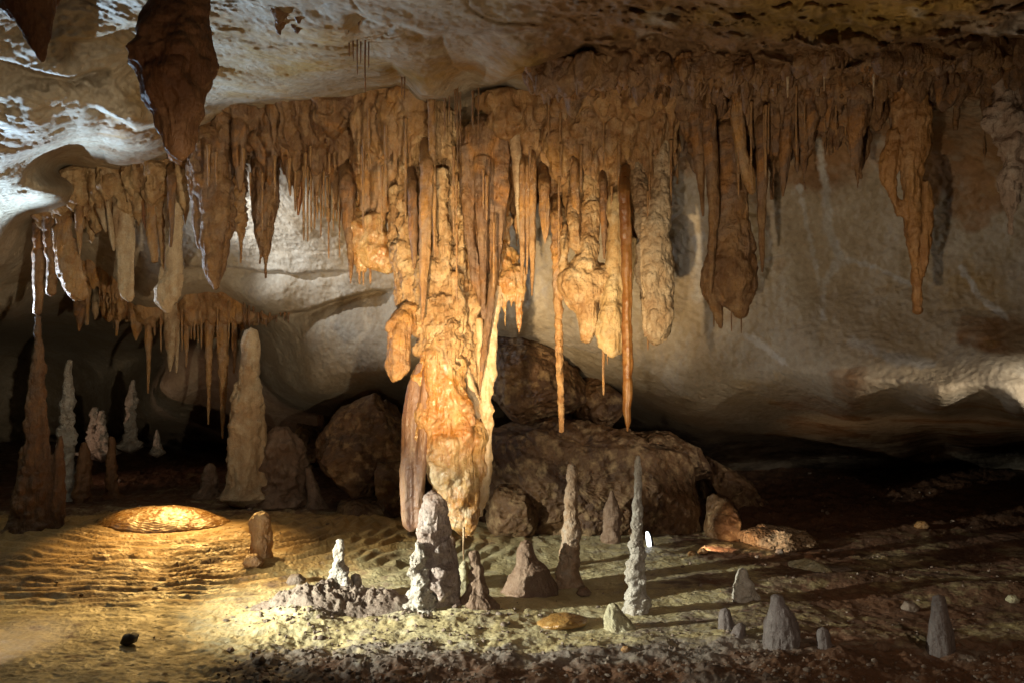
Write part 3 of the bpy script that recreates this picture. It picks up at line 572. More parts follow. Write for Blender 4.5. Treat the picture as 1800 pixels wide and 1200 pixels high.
for i, (x, t, b, r, lb) in enumerate([(420, 215, 340, 13, 'short dark fluted stalactite above the crystal-crusted one'), (505, 215, 320, 14, 'stubby dark brown stalactite right of the two-tipped reddish one'), (555, 220, 345, 13, 'dark brown stalactite above the middle of the soda straws'), (588, 240, 370, 10, 'slender brown stalactite at the right edge of the soda straws')]):
    hang(ST, lb, [(x, t, r), (x, (t + b) / 2, r * .9), (x + 2, b - 22, r * .5), (x + 2, b, 1.5)], 7.25, BROWN, flute=.3)
g = np.random.RandomState(5)
straws([(x, 300 + g.uniform(0, 30), 375 + g.uniform(0, 55)) for x in (534, 541, 547, 553, 558, 564, 569, 575, 580, 586, 592, 598, 602)] + [(510, 315, 345), (519, 315, 372)], 7.35, TAN, 'thin brown soda straw in the cluster below the curtain left of the central column', 'soda straws left of the column', 1.9)
straws([(578, 380, 455), (597, 380, 452), (440, 318, 345), (461, 318, 420)], 7.2, TAN, 'long isolated soda straw hanging before the bright patch of roof', 'long straws before the bright roof', 1.4)
hang('drapery', 'orange-streaked tongue of flowstone with small straws under it, left of the central column', [(622, 395, 20), (640, 430, 27), (665, 452, 24), (690, 470, 14)], 6.95, GOLD, 'drapery', extra=[[(655, 380, 20), (662, 420, 24), (668, 455, 12), (670, 466, 4)], [(620, 430, 14), (634, 466, 9), (640, 478, 4)]], big=.01)
straws([(632, 450, 500), (639, 455, 502), (628, 440, 480), (651, 460, 500)], 6.95, TAN, 'short tan straw under the orange-streaked tongue of flowstone', 'straws under the orange tongue', 2.4, .04)

# ---------------------------------------------------------------- the central column (one thing)
cx0, cd = 800, 6.6
col = empty('hanging_column', W(cx0, 180, cd), 'huge golden flowstone column hanging from the roof in the middle, ending just above the stalagmites', 'hanging column')
up = []
def U(*a, **k): up.append(tube(list(a), cd, 22, 4, k.get('sq', 1), k.get('lump', .22), .07, k.get('flute', .3), len(up) + 40))
U((762, 165, 20, .05), (760, 260, 14, .05), (756, 380, 14, .02), (752, 470, 10), (745, 560, 4))
U((722, 190, 26, .2), (722, 300, 24, .15), (720, 400, 26, .1), (722, 470, 30, .1), (735, 530, 26, .05), (752, 580, 22))
U((700, 330, 14, .2), (698, 420, 14, .15), (704, 480, 14, .1), (714, 540, 14, .08), (730, 575, 10, .05))
U((786, 200, 18, .1), (788, 330, 18, .1), (790, 420, 26, .1), (790, 500, 34, .05), (788, 580, 46), (784, 640, 46))
U((812, 300, 16, .12), (815, 400, 15, .12), (820, 480, 14, .1), (826, 560, 14, .08), (830, 640, 14, .06))
U((800, 440, 24, .2), (810, 520, 30, .2), (815, 600, 30, .18), (810, 680, 30, .12))
U((760, 400, 26, .08), (762, 490, 38, .05), (770, 570, 44, .03), (776, 620, 38, .02)); U((850, 380, 26, .1), (846, 460, 32, .08), (840, 540, 30, .1), (836, 620, 24, .1), (834, 690, 16, .08)); U((740, 200, 28, .16), (742, 330, 32, .12), (744, 450, 34, .1)); U((820, 230, 30, .2), (822, 330, 34, .16), (826, 440, 34, .12))
U((776, 300, 9, -.05), (780, 420, 10, -.06), (786, 500, 12, -.06), (800, 560, 12, -.05), (808, 610, 8))
U((800, 480, 12, -.08), (806, 540, 10, -.1), (812, 590, 6, -.08))
parts_m = list(up)
o = fuse('upper_shaft', parts_m, CRM, None, col, .0075, .018, .010, 3, .02)
# smooth dome with hanging fins
dm = [tube([(848, 208, 20, -.05), (850, 225, 40, -.05), (850, 260, 46, -.05), (850, 320, 40, -.05), (852, 380, 28, -.05), (856, 440, 18, -.05), (862, 480, 6, -.05)], cd, 36, 3, .8, .1, .1, .25, 61)]
for pts in ([(822, 260, 16, -.1), (822, 340, 13, -.14), (826, 420, 10, -.14), (838, 500, 8, -.14), (846, 540, 3, -.12)], [(848, 280, 16, -.14), (846, 360, 12, -.2), (848, 440, 9, -.2), (850, 500, 6, -.18), (848, 560, 2, -.14)],
            [(880, 250, 14, -.08), (884, 330, 12, -.12), (878, 400, 10, -.14), (872, 460, 9, -.14), (862, 540, 7, -.14), (852, 610, 6, -.12), (846, 660, 4, -.1), (842, 700, 2, -.1)]):
    dm.append(tube(pts, cd, 22, 3, 1, .1, .08, .3, int(pts[0][0])))
fuse('domed_canopy', dm, BROWN, None, col, .008, .008, .004, 5)
body = []
def B(*a, **k): body.append(tube(list(a), cd, 26, 4, k.get('sq', .75), .16, .08, .2, len(body) + 70))
B((782, 560, 20), (778, 590, 34, -.02), (776, 630, 40, -.04), (778, 700, 48, -.04), (784, 770, 54, -.04), (800, 830, 46, -.04), (812, 880, 34, -.03), (818, 925, 20), (820, 944, 8))
B((768, 575, 8, -.12), (768, 600, 20, -.1), (765, 640, 22, -.14), (768, 700, 18, -.14), (770, 780, 12, -.14))
B((800, 640, 14, -.06), (800, 700, 16, -.14), (808, 760, 18, -.14), (822, 820, 18, -.12), (826, 880, 16, -.08), (826, 930, 12, -.05), (828, 944, 5))
B((806, 690, 12, -.1), (818, 712, 13, -.18), (828, 735, 10, -.22), (832, 745, 5, -.2)); B((820, 745, 22, -.02), (834, 770, 22, -.08), (838, 820, 16, -.06), (834, 870, 12, -.02))
B((745, 690, 14, -.02), (747, 760, 13, -.05), (752, 815, 6, -.05)); B((792, 850, 20, -.02), (794, 890, 12), (796, 912, 5))
B((800, 880, 12, -.06), (806, 920, 12, -.04), (812, 945, 5)); B((776, 620, 12, -.12), (786, 650, 16, -.16), (790, 700, 12, -.16), (786, 760, 9, -.17), (796, 800, 6, -.15))
fuse('lower_body', body, GOLD, None, col, .007, .016, .0045, 9, .022)
fin = [tube([(742, 640, 10, -.08), (732, 680, 17, -.08), (726, 740, 21, -.08), (722, 820, 19, -.08), (720, 880, 16, -.08), (722, 922, 13, -.08), (727, 930, 8, -.08)], cd, 40, 3, .5, .06, .1, .3, 81),
       tube([(752, 650, 10, -.12), (748, 720, 12, -.12), (742, 800, 10, -.12), (738, 880, 8, -.1), (736, 928, 5, -.1)], cd, 24, 3, .8, .08, .1, .2, 82)]
fuse('purple_fin', fin, PURP, None, col, .007, .004, .002, 4)
pd = [tube([(872, 460, 10, -.02), (868, 540, 12, -.02), (866, 600, 9, -.03), (862, 640, 11, -.04), (856, 680, 13, -.05), (857, 730, 12, -.05), (855, 790, 11, -.05), (852, 840, 11, -.05), (848, 880, 9, -.04), (844, 906, 4, -.04)], cd, 26, 3, .6, .25, .05, .2, 91),
      tube([(812, 560, 6, .05), (818, 640, 7, .02), (830, 690, 12, 0), (838, 720, 9, -.02), (842, 735, 5, -.03)], cd, 20, 3, 1, .2, .05, .2, 92), tube([(862, 420, 9, .05), (866, 480, 14, .03), (872, 520, 10, 0)], cd, 20, 3, 1, .2, .05, .2, 93),
      tube([(842, 560, 8, -.08), (846, 620, 8, -.08), (846, 680, 6, -.06), (852, 730, 3, -.05)], cd, 20, 3, .8, .2, .05, .2, 94)]
fuse('pale_drapery', pd, rock_mat('cream_flowstone', [(0.68, 0.52, 0.32), (0.56, 0.36, 0.17), (0.74, 0.64, 0.48)], 5, (0.42, 0.24, 0.1), .4, .35, 34, (.25, .6), .5, coat=.2), None, col, .007, .006, .004, 6)
tr = [tube([(735, 540, 18, .02), (718, 556, 22, -.03), (706, 572, 22, -.06), (701, 595, 20, -.08), (699, 625, 19, -.08), (697, 645, 21, -.08), (694, 658, 17, -.08), (692, 667, 8, -.08)], cd, 30, 3, .9, .14, .05, .15, 95), tube([(700, 560, 6, -.08), (686, 570, 8, -.1), (682, 582, 5, -.1)], cd, 16, 3, 1, .2, .05, .1, 96)]
fuse('side_lobe', tr, TAN, None, col, .007, .006, .004, 7)
tl = [tube([(882, 350, 14, .12), (880, 420, 18, .1), (886, 470, 24, .05), (892, 495, 26, 0), (896, 510, 20, 0)], cd, 24, 3, .8, .25, .05, .3, 97)]
for (x, b, r) in ((878, 548, 7), (888, 575, 6), (899, 540, 7), (912, 588, 9), (918, 540, 6), (905, 520, 9)):
    tl.append(tube([(x, 470, r), (x, 510, r), (x, b - 14, r * .6), (x, b, 1.5)], cd, 14, 3, .8, .2, .04, .2, x))
fuse('scalloped_apron', tl, GOLD, None, col, .0065, .008, .005, 8)
# free stalactites against the column
hang(ST, 'long grey-brown stalactite running down the front of the central column', [(750, 290, 13), (748, 380, 12), (746, 450, 10), (744, 520, 6), (743, 572, 1.5)], 6.35, TAN, rag=.04)
hang(ST, 'slim brown stalactite close to the left of the long one on the central column', [(724, 330, 8), (726, 400, 8), (728, 450, 5), (728, 472, 2)], 6.4, BROWN)
hang(ST, 'thin ribbed stalactite beside the top of the column, beneath the white roof edge', [(758, 180, 7), (760, 260, 6), (762, 340, 5), (764, 420, 3), (764, 452, 1.5)], 6.4, TAN)
straws([(782, 160, 240), (790, 160, 215), (804, 160, 298), (809, 160, 285), (831, 175, 225), (841, 160, 262), (800, 165, 230)], 6.3, BROWN, 'thin dark soda straw over the dark hollow above the domed canopy of the central column', 'straws over the hollow above the column', 1.5)
for x, t, b, r, lb in ((918, 290, 500, 6, 'leftmost of the three parallel slim stalactites right of the central column'), (927, 290, 482, 4, 'thinnest of the three parallel slim stalactites right of the central column'), (936, 280, 520, 6.5, 'longest of the three parallel slim stalactites right of the central column')):
    hang(ST, lb, [(x, t, r), (x, (t + b) / 2, r), (x, b - 50, r * .7), (x - 1, b, 1.2)], 6.35, TAN, rag=.06)
hang(ST, 'bent tan stalactite with a pale upper part, left of the three parallel slim ones', [(905, 240, 10), (908, 290, 8), (912, 340, 7), (914, 400, 5), (914, 420, 2)], 6.4, PALE)

g = np.random.RandomState(77)
for (a, b, t0, t1_, l0, l1, dd_, n_, lb, gr) in [(345, 600, 260, 300, 20, 75, 7.05, 8, 'fine straw along the lower edge of the wide brown curtain at the left', 'fine straws of the wide brown curtain'),
        (632, 740, 200, 330, 60, 170, 6.5, 6, 'fine vertical straw lying against the tan curtain just left of the column', 'fine straws left of the column'),
        (768, 880, 250, 420, 50, 150, 6.3, 6, 'fine vertical straw lying against the upper central column', 'fine straws on the upper column'),
        (890, 1180, 170, 360, 40, 150, 6.15, 12, 'fine vertical straw lying against the tan curtain right of the column', 'fine straws right of the column'),
        (1205, 1360, 170, 280, 40, 120, 5.8, 6, 'fine vertical straw above the two-toothed lobe', 'fine straws above the two-toothed lobe')]:
    straws([(x, t_, t_ + g.uniform(l0, l1)) for x, t_ in zip(np.sort(g.uniform(a, b, n_)), g.uniform(t0, t1_, n_))], dd_, TAN, lb, gr, 2.1, .05)
# ---------------------------------------------------------------- right draperies
hang(ST, 'long straight pale tan stalactite with a broken square tip, pointing at the leaning brown-topped stalagmite', [(978, 380, 10), (979, 440, 9), (981, 500, 9), (982, 560, 7), (983, 640, 6.5), (986, 700, 5.5), (987, 745, 5), (987, 758, 4.5)], 6.3, TAN, rag=.05, lump=.2, ls=.03)
hang(ST, 'long wet orange stalactite with a pointed grey tip, pointing at the tallest slender stalagmite', [(1098, 340, 9), (1101, 400, 10), (1102, 480, 9), (1101, 560, 9), (1103, 640, 8.5), (1104, 690, 7.5), (1102, 720, 7), (1104, 738, 6), (1103, 757, 1.5)], 5.95, AMB, rag=.03, lump=.16, ls=.06, flute=.4)
hang('drapery', 'knobbly white and brown drapery shaped like a bent arm, between the two long stalactites', [(1040, 300, 20, .22), (1036, 400, 18, .08), (1034, 450, 20), (1022, 485, 32), (1018, 510, 36), (1032, 545, 20), (1033, 580, 15), (1030, 600, 9)], 6.25, CRM, 'drapery',
     extra=[[(984, 490, 16), (1008, 498, 32), (1040, 500, 34), (1072, 488, 30)], [(998, 510, 14), (1004, 530, 12), (1006, 542, 4)], [(1022, 520, 12), (1040, 540, 12)], [(990, 370, 10, .2), (993, 440, 8), (990, 470, 8), (989, 490, 5)], [(1000, 270, 16, .3), (1004, 350, 14, .12), (1010, 400, 10), (1014, 440, 8)]], big=.012, amp=.01)
hang('drapery', 'yellowish lobed drapery behind the wet orange stalactite', [(1088, 360, 18, .08), (1084, 430, 16, .06), (1080, 490, 18, .04), (1074, 550, 22), (1074, 590, 22), (1076, 618, 14), (1078, 628, 5)], 6.15, rock_mat('yellow_calcite', [(0.66, 0.5, 0.26), (0.5, 0.32, 0.13), (0.7, 0.6, 0.4)], 5, (0.3, 0.15, 0.05), .5, .5, 36, (.4, .8), .4), 'drapery',
     extra=[[(1062, 560, 10), (1054, 590, 9), (1056, 610, 4)], [(1092, 540, 12), (1092, 600, 10), (1088, 622, 4)], [(1110, 420, 10), (1106, 480, 10), (1100, 520, 8)]], amp=.012)
hang('drapery', 'broad blunt white porous drapery, right of the wet orange stalactite', [(1164, 230, 18, .25), (1164, 320, 18, .06), (1156, 390, 20), (1150, 450, 28), (1152, 500, 30), (1156, 550, 26), (1155, 585, 22), (1152, 602, 12)], 6.1, PALE, 'drapery',
     extra=[[(1128, 430, 12), (1126, 470, 14), (1130, 510, 10)], [(1140, 500, 14), (1136, 560, 8), (1134, 590, 5)], [(1172, 460, 10), (1172, 520, 10), (1174, 575, 8), (1168, 598, 4)], [(1122, 280, 16, .3), (1128, 360, 14, .1), (1134, 420, 12)]], amp=.014, big=.012, fa=.008)
for x, t, b, r, m_, lb in ((1010, 290, 446, 8, TAN, 'smooth tan stalactite in the curtain right of the central column, above the bent-arm drapery'), (1060, 320, 455, 7, BROWN, 'slightly curved brown stalactite just right of the bent-arm drapery top'), (956, 330, 428, 10, TAN, 'short tan stalactite with a hooked tip right of the three parallel slim ones'), (1072, 400, 462, 4, TAN, 'small pale peg hanging before the shadow left of the wet orange stalactite'), (1128, 320, 436, 6, TAN, 'small tan stalactite right of the wet orange one')):
    hang(ST, lb, [(x, t, r), (x + 2, (t + b) / 2, r), (x + 3, b - 20, r * .6), (x + 2, b, 1.5)], 6.3, m_, flute=.3)
straws([(1061, 600, 694)], 6.15, TAN, 'long thin straw under the yellowish lobed drapery', None, 2.2, .01)
straws([(1139, 598, 615), (1068, 620, 640)], 6.15, TAN, 'tiny straw stub under a lobed drapery right of the column', 'tiny straw stubs right of the column', 1.4, .02)
hang('drapery', 'large two-toothed brown lobe hanging alone before the right wall', [(1284, 230, 26, .05), (1288, 310, 26, .03), (1292, 380, 28), (1288, 430, 40), (1284, 475, 48), (1290, 505, 38), (1300, 535, 24), (1302, 556, 12)], 6.0, BROWN, 'drapery',
     extra=[[(1250, 470, 16), (1248, 505, 20), (1258, 535, 12), (1264, 560, 6), (1267, 578, 2)], [(1310, 450, 18), (1318, 490, 16), (1310, 525, 14), (1296, 555, 8)], [(1270, 380, 14), (1262, 430, 16), (1250, 470, 14)]], big=.012, sq=.7)
hang(ST, 'long slim brown stalactite lying along the left side of the two-toothed lobe', [(1246, 190, 11), (1250, 280, 12), (1255, 360, 10), (1252, 430, 7), (1250, 490, 4), (1249, 520, 1.5)], 5.85, BROWN)
hang(ST, 'straight brown stalactite along the right side of the two-toothed lobe', [(1338, 220, 11), (1340, 300, 10), (1339, 400, 7), (1340, 460, 4), (1340, 478, 2)], 5.85, BROWN)
hang('drapery', 'twisted brown fin above the two-toothed lobe', [(1300, 160, 14), (1298, 220, 12), (1304, 270, 10), (1316, 310, 12), (1322, 340, 6)], 5.8, TAN, 'drapery', flute=.4)
hang(ST, 'dark pointed stalactite above the left side of the two-toothed lobe', [(1222, 180, 14), (1226, 240, 13), (1232, 310, 8), (1236, 380, 2)], 6.0, BROWN)
straws([(1255, 560, 575), (1286, 545, 582), (1303, 555, 586)], 6.0, BROWN, 'tiny straw under the two-toothed lobe', 'straws under the two-toothed lobe', 1.2, .02)
hang(ST, 'dark ragged stalactite right of the two-toothed lobe', [(1385, 180, 16), (1382, 240, 13), (1378, 300, 8), (1376, 345, 2)], 5.9, BROWN, flute=.3)
hang(ST, 'double-pointed brown stalactite above the pale streak of the right wall', [(1512, 140, 20), (1510, 190, 17), (1508, 240, 10), (1506, 280, 7), (1508, 330, 1.5)], 5.6, BROWN, extra=[[(1498, 160, 9), (1496, 220, 7), (1498, 300, 2)], [(1530, 150, 9), (1526, 200, 6), (1518, 240, 3)]])
hang(ST, 'longest orange-brown stalactite before the right wall, with a blunt tip', [(1600, 130, 26), (1602, 190, 30), (1608, 250, 26), (1606, 310, 20), (1604, 370, 18), (1606, 420, 13), (1610, 470, 9), (1611, 520, 7), (1613, 548, 7)], 5.5, rock_mat('orange_brown_flowstone', [(0.46, 0.24, 0.08), (0.33, 0.15, 0.045), (0.52, 0.33, 0.17)], 4, (0.2, 0.09, 0.03), .6, .5, 30, (.35, .7), .5),
     extra=[[(1572, 230, 12), (1566, 280, 17), (1564, 310, 14), (1574, 350, 7), (1584, 380, 8)], [(1622, 320, 12), (1628, 370, 12), (1626, 440, 10), (1622, 480, 6), (1622, 488, 3)], [(1580, 180, 12), (1578, 240, 10)]], amp=.014, fa=.008)
hang(ST, 'knobbly grey-brown stalactite cut by the right edge of the photo, with a narrow blunt tip', [(1775, 145, 24), (1778, 200, 34), (1790, 250, 36), (1788, 290, 26), (1782, 320, 24), (1780, 350, 14), (1778, 385, 8), (1778, 412, 6)], 5.2, rock_mat('rose_grey_flowstone', [(0.62, 0.48, 0.38), (0.46, 0.32, 0.23), (0.7, 0.6, 0.5)], 5, (0.24, 0.14, 0.08), .5, .7, 30, (.45, .8), .4),
     extra=[[(1750, 190, 16), (1746, 220, 16), (1752, 245, 8)], [(1810, 150, 22), (1815, 250, 24), (1810, 330, 12)]], big=.02, lump=.3, amp=.014, fa=.008)
for x, t, b, r, lb in ((1424, 140, 262, 12, 'short dark stalactite first right of the ragged one beside the two-toothed lobe'), (1455, 130, 225, 14, 'stubby brown stalactite under the grey-blue patch of rough roof'), (1554, 120, 200, 9, 'small pointed stalactite left of the longest orange-brown one'), (1650, 95, 190, 13, 'short brown stalactite right of the top of the longest orange-brown one'),
                       (1713, 95, 166, 15, 'stubby cone-shaped stalactite between the longest orange-brown one and the right edge'), (1762, 75, 150, 15, 'tan cone stalactite above the knobbly one at the right edge'), (1690, 100, 150, 6, 'tiny pale stalactite left of the stubby cone in the upper right')):
    hang(ST, lb, [(x, t, r), (x + 2, (t + b) / 2, r * .95), (x + 1, b - 14, r * .5), (x, b, 1.5)], 5.25 if x > 1600 else 5.7, BROWN, lump=.25, flute=.3)
g = np.random.RandomState(8)
straws([(x, 150 + g.uniform(-10, 20), 205 + g.uniform(0, 70)) for x in (1400, 1415, 1440, 1450, 1470, 1486)], 5.75, TAN, 'fine soda straw under the rough roof above the right wall', 'straws under the rough roof', 1.4)
straws([(1667, 75, 100), (1786, 10, 30), (1536, 145, 170), (1697, 80, 115), (1385, 150, 172), (1449, 130, 160)], 4.9, PALE, 'short pale soda straw under the roof in the upper right', 'short straws in the upper right', 1.6)

# ---------------------------------------------------------------- roof, upper middle
straws([(614, 50, 100), (621, 55, 108), (628, 60, 132), (634, 60, 112), (642, 70, 162), (648, 70, 120), (706, 150, 168), (711, 150, 175)], 5.35, BROWN, 'thin dark soda straw hanging from the roof left of the white roof ledge', 'straws from the upper middle roof', 1.3, .05)
curtain('short dark brown fringe of stubs at the top photo edge, left of the middle', 482, 650, [(482, -5), (560, -5), (650, 10)], [(482, 42), (540, 60), (575, 45), (610, 70), (650, 55)], [(482, 4.9), (650, 5.1)], 23, BROWN, 9, (6, 11), 18, vox=.008, layers=2, big=.0, back=0)
# ---------------------------------------------------------------- the two dark foreground stalactites
hang(ST, 'huge dark reddish brown foreground stalactite cut by the top photo edge, with rounded tip', [(318, -60, 42), (315, 0, 46), (312, 50, 58), (306, 95, 74), (305, 135, 62), (308, 170, 52), (312, 210, 40), (316, 240, 30), (316, 268, 24), (316, 280, 10)], 3.6, DARK,
     extra=[[(262, 60, 12), (248, 95, 16), (254, 140, 14), (276, 190, 12), (296, 240, 10)], [(358, 60, 14), (372, 95, 12), (362, 130, 10), (352, 180, 8)], [(312, 60, 20, -.06), (316, 110, 18, -.08), (322, 170, 14, -.06), (320, 230, 10, -.04)]], vox=.006, big=.012, up=60)
hang(ST, 'dark foreground stalactite in the upper left corner, narrowing to a thin tip', [(50, -40, 50), (52, 0, 46), (56, 30, 32), (62, 60, 22), (70, 85, 14), (75, 108, 4)], 3.9, DARK, extra=[[(20, -30, 22), (22, 10, 20), (34, 36, 12)], [(82, -30, 16), (86, 20, 12), (82, 60, 9), (78, 100, 4)]], vox=.006, up=50)

# ---------------------------------------------------------------- back ledge, left
BK = 9.6
for x, t, b, r, m_, lb in ((140, 535, 582, 11, BROWN, 'dark brown cone under the back ledge, left end'), (168, 540, 562, 6, PALE, 'small pale stub under the back ledge near its left end'), (206, 540, 590, 5, TAN, 'slim stalactite under the back ledge below the narrow bulb drapery'),
                           (240, 540, 598, 15, TAN, 'blunt stubby stalactite with a hollow tip under the back ledge'), (261, 540, 690, 7, TAN, 'long tapering stalactite under the back ledge, longest at its left'), (300, 545, 652, 14, PALE, 'pale carrot-shaped stalactite under the back ledge, below the largest bulb'),
                           (311, 560, 655, 6, PALE, 'thin pale stalactite touching the carrot-shaped one under the back ledge'), (367, 545, 745, 8, TAN, 'very long thin tan stalactite under the back ledge, second left of the back column'), (392, 545, 770, 11, TAN, 'very long thick tan stalactite under the back ledge, just left of the tall back column'),
                           (412, 550, 655, 6, TAN, 'slender stalactite between the thick long one and the tall back column'), (328, 550, 645, 6, TAN, 'narrow stalactite right of the carrot-shaped pair under the back ledge')):
    hang(ST, lb, [(x, t, r), (x, t + (b - t) * .4, r * .85), (x, t + (b - t) * .75, r * .45), (x - 1, b, 1.6)], BK, m_, rag=.08)
g = np.random.RandomState(9)
straws([(x, 545, 590 + g.uniform(0, 55)) for x in (272, 283, 320, 336, 342, 348, 354, 359, 376, 382, 402)], BK, TAN, 'fine straw in the row under the back ledge, left of the tall back column', 'straws under the back ledge', 1.9)
straws([(x, 538 - (x - 430) * .12, 552 + g.uniform(0, 30) - (x - 430) * .12) for x in (430, 438, 446, 454, 461, 468, 474, 480, 486, 493, 500, 507)], 9.5, BROWN, 'short straw in the small comb under the back ledge, right of the tall back column', 'comb of short straws on the back ledge', 2.0)
curtain('low tan fringe of flowstone under the lip of the pale back ledge', 190, 470, [(190, 535), (300, 545), (470, 542)], [(190, 552), (240, 578), (300, 580), (380, 590), (420, 570), (470, 556)], [(190, 9.62), (470, 9.62)], 31, TAN, 8, (5, 9), 10, vox=.013, layers=2, over=24, big=0, back=0)
curtain('dark deep fringe of thin points seen behind the round-ended bulb draperies', 130, 215, [(130, 470), (170, 440), (215, 480)], [(130, 540), (170, 530), (215, 560)], [(130, 9.5), (215, 9.5)], 32, TAN, 8, (4, 7), 20, vox=.013, layers=2, over=12, big=0, back=0)

# ---------------------------------------------------------------- stalagmites
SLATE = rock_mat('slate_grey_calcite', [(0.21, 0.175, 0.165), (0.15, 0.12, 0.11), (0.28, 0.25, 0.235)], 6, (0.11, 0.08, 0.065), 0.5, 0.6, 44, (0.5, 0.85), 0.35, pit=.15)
SG = 'stalagmite'
t1 = ground(60, 925)
stalag(SG, 'tall dark fluted column rising at the left edge to meet the stalactite above it', [(66, 556, 7), (67, 600, 9), (66, 660, 12), (63, 720, 16), (61, 780, 20), (60, 850, 28), (60, 905, 38), (60, 928, 44)], DARKF, extra=[[(106, 765, 4), (104, 800, 9), (102, 870, 13), (100, 928, 16)], [(44, 790, 6), (36, 860, 11), (28, 930, 15)], [(70, 660, 5), (78, 760, 9), (84, 860, 13), (86, 930, 16)]], vox=.009, amp=.014, fa=.007, d=t1)
stalag(SG, 'pale pointed stalagmite with a blue-white lit left edge, behind the tall dark column', [(122, 632, 4), (120, 670, 9), (118, 720, 13), (117, 770, 14), (117, 820, 13), (118, 882, 14)], GREY, seed=5, lump=.3, vox=.009, amp=.008, d=9.6)
stalag(SG, 'dark knobbed stub at the foot of the pale pointed stalagmite', [(148, 778, 5), (148, 800, 11), (146, 850, 14), (144, 885, 16)], DARK, d=9.4)
stalag(SG, 'dim thin dark stalagmite left of the small lit floor patch', [(196, 768, 5), (196, 810, 9), (197, 862, 11)], DARK, d=9.8)
stalag(SG, 'dim reddish twin stalagmite, left one of the lit pair on the far mound', [(167, 716, 4), (165, 740, 8), (164, 780, 12)], GREY, extra=[], d=11.5, lump=.4, ls=.04)
stalag(SG, 'lit twin stalagmite, shorter right one of the pair on the far mound', [(179, 722, 4), (180, 748, 8), (178, 782, 14)], GREY, extra=[], d=11.4, lump=.4, ls=.04)
stalag(SG, 'far pinkish spear-shaped stalagmite standing alone in the dark', [(234, 668, 3), (232, 700, 9), (229, 735, 9), (229, 770, 11)], GREY, d=11.8, lump=.3, ls=.04)
stalag(SG, 'tiny pale stalagmite far back on the dark slope', [(276, 755, 2), (276, 768, 5), (276, 782, 7)], GREY, d=11.8)
stalag(SG, 'thick tall back column with a narrow broken top, pale below and brown at its edges', [(441, 582, 11), (441, 600, 15), (439, 640, 18), (438, 668, 19), (435, 700, 28), (433, 740, 30), (431, 800, 32), (430, 858, 32)], PALE, extra=[[(420, 672, 9), (421, 700, 16), (422, 760, 18)], [(458, 740, 8), (460, 790, 12), (460, 850, 16)]], vox=.010, amp=.016, d=9.0, lump=.1)
stalag('flowstone_boss', 'dark rounded brown boss leaning against the right of the thick back column', [(488, 755, 18), (494, 780, 36), (496, 820, 42), (492, 868, 44)], MUD, 'flowstone boss', vox=.011, amp=.014, d=9.1)
stalag(SG, 'low dark leaning stalagmite with a spread foot right of the rounded brown boss', [(541, 822, 5), (548, 850, 10), (556, 880, 14), (556, 906, 26)], MUD, d=9.0)
stalag(SG, 'dim pale stub in the darkness left of the thick back column', [(370, 815, 6), (368, 835, 14), (366, 858, 17)], MUD, d=9.6)
stalag(SG, 'stout golden-brown stump with a rounded top standing right of the rippled amber mound', [(460, 903, 13), (459, 915, 18), (459, 940, 19), (460, 970, 18), (463, 984, 20)], TAN, lump=.12, vox=.006)
stalag(SG, 'knobbly white stalagmite left of the big pair, nearest to the soil heap', [(597, 948, 5), (597, 965, 9), (595, 990, 12), (596, 1020, 17), (599, 1056, 21)], GREY, lump=.35, ls=.035, extra=[], rings=.004)
stalag(SG, 'short pale stub touching the right foot of the knobbly white stalagmite', [(625, 1010, 8), (625, 1025, 11), (626, 1052, 12)], GREY, lump=.25)
LILAC = rock_mat('lilac_brown_calcite', [(0.46, 0.38, 0.34), (0.30, 0.215, 0.175), (0.60, 0.55, 0.51)], 5, (0.15, 0.09, 0.06), .5, .6, 44, (.5, .85), .35, pit=.2)
stalag(SG, 'thick brown stalagmite with a white knobbly crown, directly under the central column', [(760, 868, 15), (762, 890, 25), (762, 930, 27), (766, 980, 32), (770, 1030, 36), (770, 1068, 42)], LILAC, extra=[[(748, 880, 8), (746, 900, 14), (748, 960, 14)], [(790, 960, 8), (794, 1010, 14), (792, 1050, 18)]], lump=.22, ls=.05, amp=.012, fa=.006)
stalag(SG, 'white knobbly stalagmite fused to the left side of the thick brown one', [(735, 953, 7), (735, 970, 13), (735, 1010, 13), (737, 1050, 18), (736, 1078, 24)], GREY, lump=.38, ls=.035, extra=[[(742, 1000, 8), (752, 1040, 12), (756, 1078, 16)]], amp=.009, fa=.006)
stalag(SG, 'small dim stalagmite peeking out behind the right of the thick brown one', [(792, 943, 8), (790, 965, 10), (786, 985, 9), (786, 1010, 12)], MUD, d=6.6)
stalag(SG, 'wet green-white cone catching the drip under the central column', [(817, 986, 4), (815, 1000, 12), (812, 1030, 16)], CREAM, d=6.45)
stalag(SG, 'brown stalagmite with a knob head and a spread foot, right of the thick brown one', [(835, 970, 8), (835, 982, 10), (838, 995, 9), (838, 1020, 16), (838, 1050, 24), (842, 1070, 36)], MUD, extra=[[(838, 1035, 8), (832, 1050, 13), (812, 1066, 10), (790, 1078, 8)]], lump=.2, amp=.01)
stalag(SG, 'broad brown cone-shaped stalagmite with a rounded nipple top', [(925, 952, 10), (924, 965, 15), (926, 985, 20), (930, 1005, 34), (932, 1035, 46), (930, 1056, 54)], MUD, lump=.08, ls=.12, extra=[[(916, 985, 6), (904, 1020, 12), (888, 1048, 12)], [(948, 1010, 14), (966, 1050, 14)]], amp=.008)
